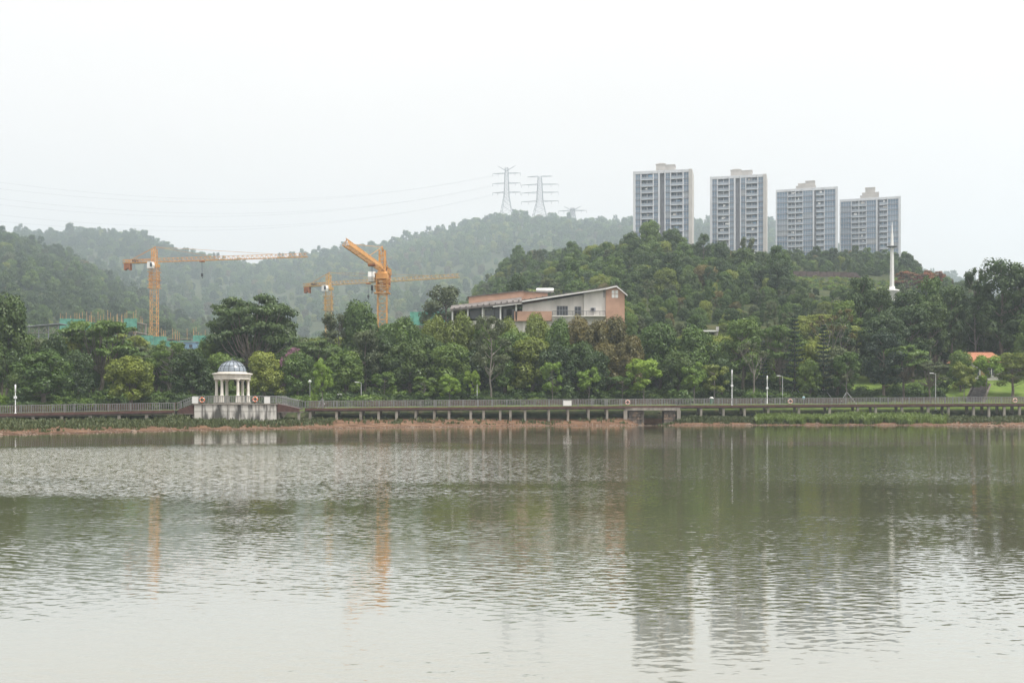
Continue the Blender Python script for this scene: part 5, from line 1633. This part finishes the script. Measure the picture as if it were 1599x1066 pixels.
# ------------------------------------------------------------------ far woods and undergrowth: stuff
def scatter(name, pts, crowns, label):
    """pts: array of x,y,z,scale,zscale,index ; instances of crown meshes"""
    pts = np.asarray(pts, float)
    me = bpy.data.meshes.new(name)
    me.vertices.add(len(pts)); me.vertices.foreach_set('co', pts[:, :3].astype(np.float32).ravel())
    a = me.attributes.new('scl', 'FLOAT_VECTOR', 'POINT'); a.data.foreach_set('vector', np.stack([pts[:, 3], pts[:, 3], pts[:, 4]], 1).astype(np.float32).ravel())
    a = me.attributes.new('rot', 'FLOAT_VECTOR', 'POINT'); rz = rng.random(len(pts)) * 6.283
    a.data.foreach_set('vector', np.stack([rz * 0, rz * 0, rz], 1).astype(np.float32).ravel())
    a = me.attributes.new('idx', 'INT', 'POINT'); a.data.foreach_set('value', pts[:, 5].astype(np.int32))
    o = obj(name, me)
    tag(o, label, kind='stuff')
    g = bpy.data.node_groups.new(name, 'GeometryNodeTree')
    g.interface.new_socket('Geometry', in_out='INPUT', socket_type='NodeSocketGeometry')
    g.interface.new_socket('Geometry', in_out='OUTPUT', socket_type='NodeSocketGeometry')
    gi = g.nodes.new('NodeGroupInput'); go = g.nodes.new('NodeGroupOutput')
    iop = g.nodes.new('GeometryNodeInstanceOnPoints')
    g.links.new(gi.outputs[0], iop.inputs['Points'])
    jn = g.nodes.new('GeometryNodeJoinGeometry')
    # join lists its inputs last-linked first, so link in reverse
    for c in reversed(crowns):
        oi = g.nodes.new('GeometryNodeObjectInfo'); oi.inputs['Object'].default_value = c; oi.inputs['As Instance'].default_value = True
        g.links.new(oi.outputs['Geometry'], jn.inputs[0])
    g.links.new(jn.outputs[0], iop.inputs['Instance'])
    iop.inputs['Pick Instance'].default_value = True
    def na(nm, ty):
        x = g.nodes.new('GeometryNodeInputNamedAttribute'); x.data_type = ty; x.inputs['Name'].default_value = nm; return x.outputs[0]
    g.links.new(na('idx', 'INT'), iop.inputs['Instance Index'])
    g.links.new(na('scl', 'FLOAT_VECTOR'), iop.inputs['Scale'])
    g.links.new(na('rot', 'FLOAT_VECTOR'), iop.inputs['Rotation'])
    g.links.new(iop.outputs[0], go.inputs[0])
    md = o.modifiers.new('trees', 'NODES'); md.node_group = g
    return o

CROWNS = {}
for o in bpy.data.objects:
    if o.type == 'MESH' and o.name.startswith('crown'):
        CROWNS.setdefault(o.data.name, o)
def crown_obj(kind, leaf, var):
    me = get_proto(kind, leaf, var)[1]
    if me.name in CROWNS: return CROWNS[me.name]
    for o in bpy.data.objects:
        if o.type == 'MESH' and o.data == me: CROWNS[me.name] = o; return o
    return None
def first(*opts):
    return [c for c in (crown_obj(*q) for q in opts) if c is not None]
wood = first(('round', 'dark', 0), ('round', 'dark', 1), ('round', 'dark', 2), ('round', 'green', 0), ('round', 'green', 1), ('round', 'green', 2), ('tall', 'dark', 0), ('tall', 'dark', 1), ('tall', 'green', 0), ('round', 'yellow', 0), ('round', 'grey', 1), ('round', 'brown', 0), ('airy', 'grey', 1))
print('wood kinds', len(wood))
bush = first(('shrub', 'dark', 0), ('shrub', 'green', 1), ('shrub', 'bright', 0), ('shrub', 'yellow', 0))

def region(d0, d1, u0, u1, sp, hmin, hmax, ok=None, weights=None, lower=2.6):
    out = []
    D = d0
    while D < d1:
        x = (u0 - 799.5) * D / F
        while x < (u1 - 799.5) * D / F:
            xx = x + rr.uniform(-.5, .5) * sp; dd = D + rr.uniform(-.5, .5) * sp
            x += sp
            u = xx * F / dd + 799.5
            if ok and not ok(u, dd): continue
            h = hmin + (hmax - hmin) * (rr.random() ** 1.4) * (1.12 if rr.random() < .12 else 1.0)
            if rr.random() < .05: continue
            pat = float(_n2(np.array(xx), np.array(dd), 11.0 / dd, 3.0)) + rr.uniform(-.5, .5)
            ww = list(weights)
            if pat > .45: ww = [a * b for a, b in zip(ww, (.3, .3, .3, 2, 2, 2, .3, .3, 2, 5, 3, 1.5, 1))]
            elif pat < -.45: ww = [a * b for a, b in zip(ww, (3, 3, 3, .6, .6, .6, 3, 3, 1, .2, .5, .6, 2))]
            i = rr.choices(range(len(wood)), ww)[0]
            k = h / 10.0
            out.append((xx, dd, -lower * k, k * rr.uniform(.75, 1.25), k * rr.uniform(.85, 1.15), i))
        D += sp
    out = np.array(out)
    out[:, 2] += ground(out[:, 0], out[:, 1])
    return out
def capok(u, D):
    if D < 262 and u > 1330: return False
    return not (88 < u < 330 and 340 < D < 372) and not (40 < u < 100 and 328 < D < 345) and not (630 < u < 705 and 295 < D < 315) and not (695 < u < 985 and D < 246)
W_ = [3, 3, 3, 4, 4, 4, 2, 2, 2, 2, 1, .7, .8]
assert len(wood) == 13
# valley and left hill
A = region(262, 400, -120, 740, 6.4, 5.5, 8.5, capok, W_)
def trim(a, lim):
    if not len(a): return a
    u = a[:, 0] * F / a[:, 1] + 799.5
    v = HOR - (a[:, 2] + 10.4 * a[:, 4] - CAMH) * F / a[:, 1]
    return a[v > np.interp(u, *lim)]
A = trim(A, ([-60, 0, 88, 92, 215, 222, 325, 335, 480, 500, 640, 720, 760], [400, 420, 500, 509, 509, 531, 531, 500, 500, 500, 492, 475, 440]))
B = region(400, 640, -120, 735, 9.0, 6, 12, None, W_)
B2 = region(640, 1160, -150, 740, 10.5, 9, 19, None, W_)
scatter('left_hill_wood', np.concatenate([A, B, B2]), wood, 'hazy wooded hill and valley behind the cranes')
# hill below the towers
def slope_ok(u, D):
    if 1225 < u < 1430 and 400 < D < 462: return False       # the open grassy slope
    if u > 1225 and D > 540: return False
    if 985 < u < 1320 and D > 478 and u < 1220: return False
    return not (1370 < u < 1415 and 286 < D < 316) and not (1225 < u < 1425 and 464 < D < 476)
W2 = [2, 2, 2, 4, 4, 4, 1.5, 1.5, 3, 5, 2.5, 1.5, .8]
C1 = region(262, 330, 980, 1700, 5.4, 4.2, 7.5, slope_ok, W2)
C2 = region(262, 330, 740, 985, 6.0, 5.5, 9.0, slope_ok, W2)
C3 = region(330, 500, 740, 1240, 6.4, 5.5, 13, slope_ok, W2)
C2 = np.concatenate([C2, region(500, 720, 738, 990, 7.5, 7, 12, None, W_)])
C4 = region(330, 520, 1240, 1640, 6.0, 4.5, 8.0, slope_ok, W2)
C4 = np.concatenate([C4, region(505, 560, 1225, 1430, 6.0, 6.0, 9.5, None, W_)])
Cc = np.concatenate([C1, C2, C3, C4])
def open_view(a):
    u = a[:, 0] * F / a[:, 1] + 799.5
    v = HOR - (a[:, 2] + 10.4 * a[:, 4] - CAMH) * F / a[:, 1]
    return a[~((u > 1228) & (u < 1425) & (a[:, 1] < 402) & (v < 444))]
Cc = open_view(Cc)
Cc = trim(Cc, ([735, 745, 760, 800, 860, 905, 960, 1000, 1060, 1085, 1110, 1140, 1200, 1225, 1240, 1290, 1400, 1430, 1470, 1500, 1560, 1700], [470, 445, 425, 384, 384, 376, 358, 344, 350, 368, 372, 382, 394, 396, 390, 388, 388, 392, 396, 414, 425, 440]))
scatter('tower_hill_wood', Cc, wood, 'wooded slope of mixed trees below the four apartment towers')
# ridge behind everything
Rg = np.concatenate([region(1250, 1900, -150, 1250, 27.0, 15, 24, None, W_), region(1900, 2540, -180, 1560, 18.0, 14, 29, None, W_)])
scatter('far_ridge_wood', Rg, wood, 'pale hazy forest on the far ridge under the pylons')

# undergrowth behind the boardwalk
U = []
for i in range(1300):
    u = rr.uniform(-60, 1470)
    D = pier_d(u) + rr.uniform(9.5, 34 if u < 1280 else 22)
    if D < 190 and u > 1280: continue
    x = (u - 799.5) * D / F
    k = rr.uniform(.5, 1.25)
    if u > 1280 and D < 202: k *= .6
    U.append((x, D, gz(x, D) - .15, k, k * rr.uniform(.6, 1.0), rr.choices((0, 1, 2), (8, 3, .15))[0]))
scatter('undergrowth', U, bush[:3], 'dark leafy undergrowth beneath the trees behind the boardwalk')
# bushes on the open grassy slope
G = []
for i in range(420):
    u = rr.uniform(1222, 1435); D = rr.uniform(400, 466); x = (u - 799.5) * D / F; k = rr.uniform(.4, .85)
    G.append((x, D, gz(x, D) - .2, k, k * .8, rr.choices((0, 1, 2, 3), (2, 2, 2, 6))[0]))
scatter('slope_shrubbery', G, bush[:4], 'scattered pale green shrubs on the open grassy slope below the towers')

# ------------------------------------------------------------------ reeds and grass on the bank
def blades(name, spec, leaf, label):
    Vs = []; Ti = []
    for (u, D, h) in spec:
        x = (u - 799.5) * D / F; z = gz(x, D)
        for k in range(5):
            a = rr.uniform(0, 6.28); lean = rr.uniform(.1, .5) * h; w = rr.uniform(.03, .06) * (1 + .3 * h)
            bx, by = x + rr.uniform(-.15, .15), D + rr.uniform(-.15, .15)
            dx, dy = math.cos(a), math.sin(a); hh = h * rr.uniform(.65, 1.1)
            mx_, my_ = bx + dx * lean * .35, by + dy * lean * .35
            ex, ey = bx + dx * lean, by + dy * lean
            px, py = -dy * w, dx * w
            Vs += [(bx - px, by - py, z - .05), (bx + px, by + py, z - .05), (mx_ + px, my_ + py, z + hh * .65), (mx_ - px, my_ - py, z + hh * .65)]
            Vs += [(mx_ - px, my_ - py, z + hh * .65), (mx_ + px, my_ + py, z + hh * .65), (ex + px * .2, ey + py * .2, z + hh * rr.uniform(.8, 1)), (ex - px * .2, ey - py * .2, z + hh * .95)]
            t = rr.random(); Ti += [t, t]
    V = np.array(Vs); Fc = np.arange(len(V)).reshape(-1, 4)
    tag(obj(name, np_mesh(name, V, Fc, LEAF[leaf], np.array(Ti))), label, kind='stuff')
sp = []
for i in range(5200):
    u = min(rr.uniform(1182, 1480), rr.uniform(1182, 1520)); d0_ = min(shore_d(u), pier_d(u) - 2); D = rr.uniform(d0_ + (.42 + .12 * math.sin(u * .11) + .08 * math.sin(u * .37)) * (pier_d(u) - d0_), pier_d(u) - .2)
    sp.append((u, D, rr.uniform(.7, 1.35) * (1.1 if 1300 < u < 1450 else .9)))
blades('reeds', sp, 'reed', 'bright green reeds in front of the right part of the boardwalk')
sp = []
for i in range(9000):
    u = rr.choice((rr.uniform(-60, 480), rr.uniform(-60, 480), rr.uniform(480, 960), rr.uniform(1060, 1190), rr.uniform(1460, 1680)))
    f = rr.random() ** .7
    d0 = shore_d(u) + (.42 if u < 480 else .55) * max(1, pier_d(u) - shore_d(u)); d1 = pier_d(u) + .1
    D = d0 + (d1 - d0) * f
    if 303 < u < 432 and D > TD - .4: continue
    if 520 < u < 960 and rr.random() < .9: continue
    h = rr.uniform(.2, .75)
    if 262 < u < 296: h *= 1.7
    sp.append((u, D, h))
for i in range(90):
    u = rr.uniform(-60, 1680); d0_ = min(shore_d(u), pier_d(u) - 2); Dc = d0_ + (pier_d(u) - d0_) * rr.uniform(.25, .9)
    for k in range(rr.randint(6, 22)): sp.append((u + rr.gauss(0, 5), Dc + rr.gauss(0, .6), rr.uniform(.15, .5)))
sp = [s_ for s_ in sp if not (303 < s_[0] < 432 and s_[1] > TD - .4)]
blades('bank_grass', sp, 'weed', 'dark green grass and weeds along the foot of the boardwalk')

# pebbles and clods over the bare earth
Vp = []; Fp = []
for i in range(2600):
    u = rr.uniform(-60, 1680); d0_ = min(shore_d(u), pier_d(u) - 2)
    D = d0_ + (pier_d(u) - d0_) * rr.random() ** 1.5; x = (u - 799.5) * D / F; z = gz(x, D); s = rr.uniform(.04, .15) * (1.5 if u > 1480 else 1)
    b0 = len(Vp); a0 = rr.uniform(0, 6.28)
    for k in range(4): Vp.append((x + s * 1.3 * math.cos(a0 + k * 1.571) * rr.uniform(.7, 1.2), D + s * math.sin(a0 + k * 1.571) * rr.uniform(.7, 1.2), z + s * .1))
    Vp.append((x, D, z + s * .75)); Vp.append((x, D, z - s * .4))
    for k in range(4):
        Fp.append((b0 + k, b0 + (k + 1) % 4, b0 + 4)); Fp.append((b0 + (k + 1) % 4, b0 + k, b0 + 5))
tag(obj('pebbles', np_mesh('pebbles', np.array(Vp), np.array(Fp), M_ROCK)), 'small stones and clods strewn over the red earth bank', kind='stuff')
# rocks on the earth bank near the right edge
ROCKS = []
for i in range(26):
    u = rr.choice((rr.uniform(1500, 1620), rr.uniform(1500, 1620), rr.uniform(0, 1600)))
    D = shore_d(u) + rr.uniform(.6, 6); x = (u - 799.5) * D / F
    s = rr.uniform(.12, .38)
    b = MB(); q = random.Random(i)
    prof = []
    n = 7
    for lv, (rad, zz) in enumerate(((.7, -.3), (1.0, .1), (.8, .45), (.35, .62))):
        for k in range(n):
            a = 2 * math.pi * k / n; r_ = rad * q.uniform(.75, 1.2)
            b.v.append((r_ * math.cos(a) * s * 1.4, r_ * math.sin(a) * s, zz * s))
    for lv in range(3):
        for k in range(n): b.f.append((lv * n + k, lv * n + (k + 1) % n, (lv + 1) * n + (k + 1) % n, (lv + 1) * n + k)); b.m.append(0)
    b.f.append(tuple(3 * n + k for k in range(n))); b.m.append(0)
    o = b.build('rock', M_ROCK); o.location = (x, D, gz(x, D)); o.rotation_euler = (0, 0, q.random() * 6)
    ROCKS.append(tag(o, 'small pale rock lying on the red earth bank', 'rock', 'rocks on the earth bank'))
rank(ROCKS)

# ------------------------------------------------------------------ hazy air
def haze():
    b = MB(); b.box(-2900, 2900, -260, 3500, -4.0, 575)
    m = bpy.data.materials.new('haze_air'); m.use_nodes = True
    n = m.node_tree.nodes; l = m.node_tree.links
    n.clear()
    o = n.new('ShaderNodeOutputMaterial'); v = n.new('ShaderNodeVolumePrincipled')
    v.inputs['Color'].default_value = (0.77, 0.885, 1.0, 1)
    v.inputs['Density'].default_value = 0.00026
    v.inputs['Anisotropy'].default_value = 0.3
    l.new(v.outputs[0], o.inputs['Volume'])
    tag(b.build('haze', m), 'pale summer haze filling the air over lake and hills', kind='stuff')
haze()
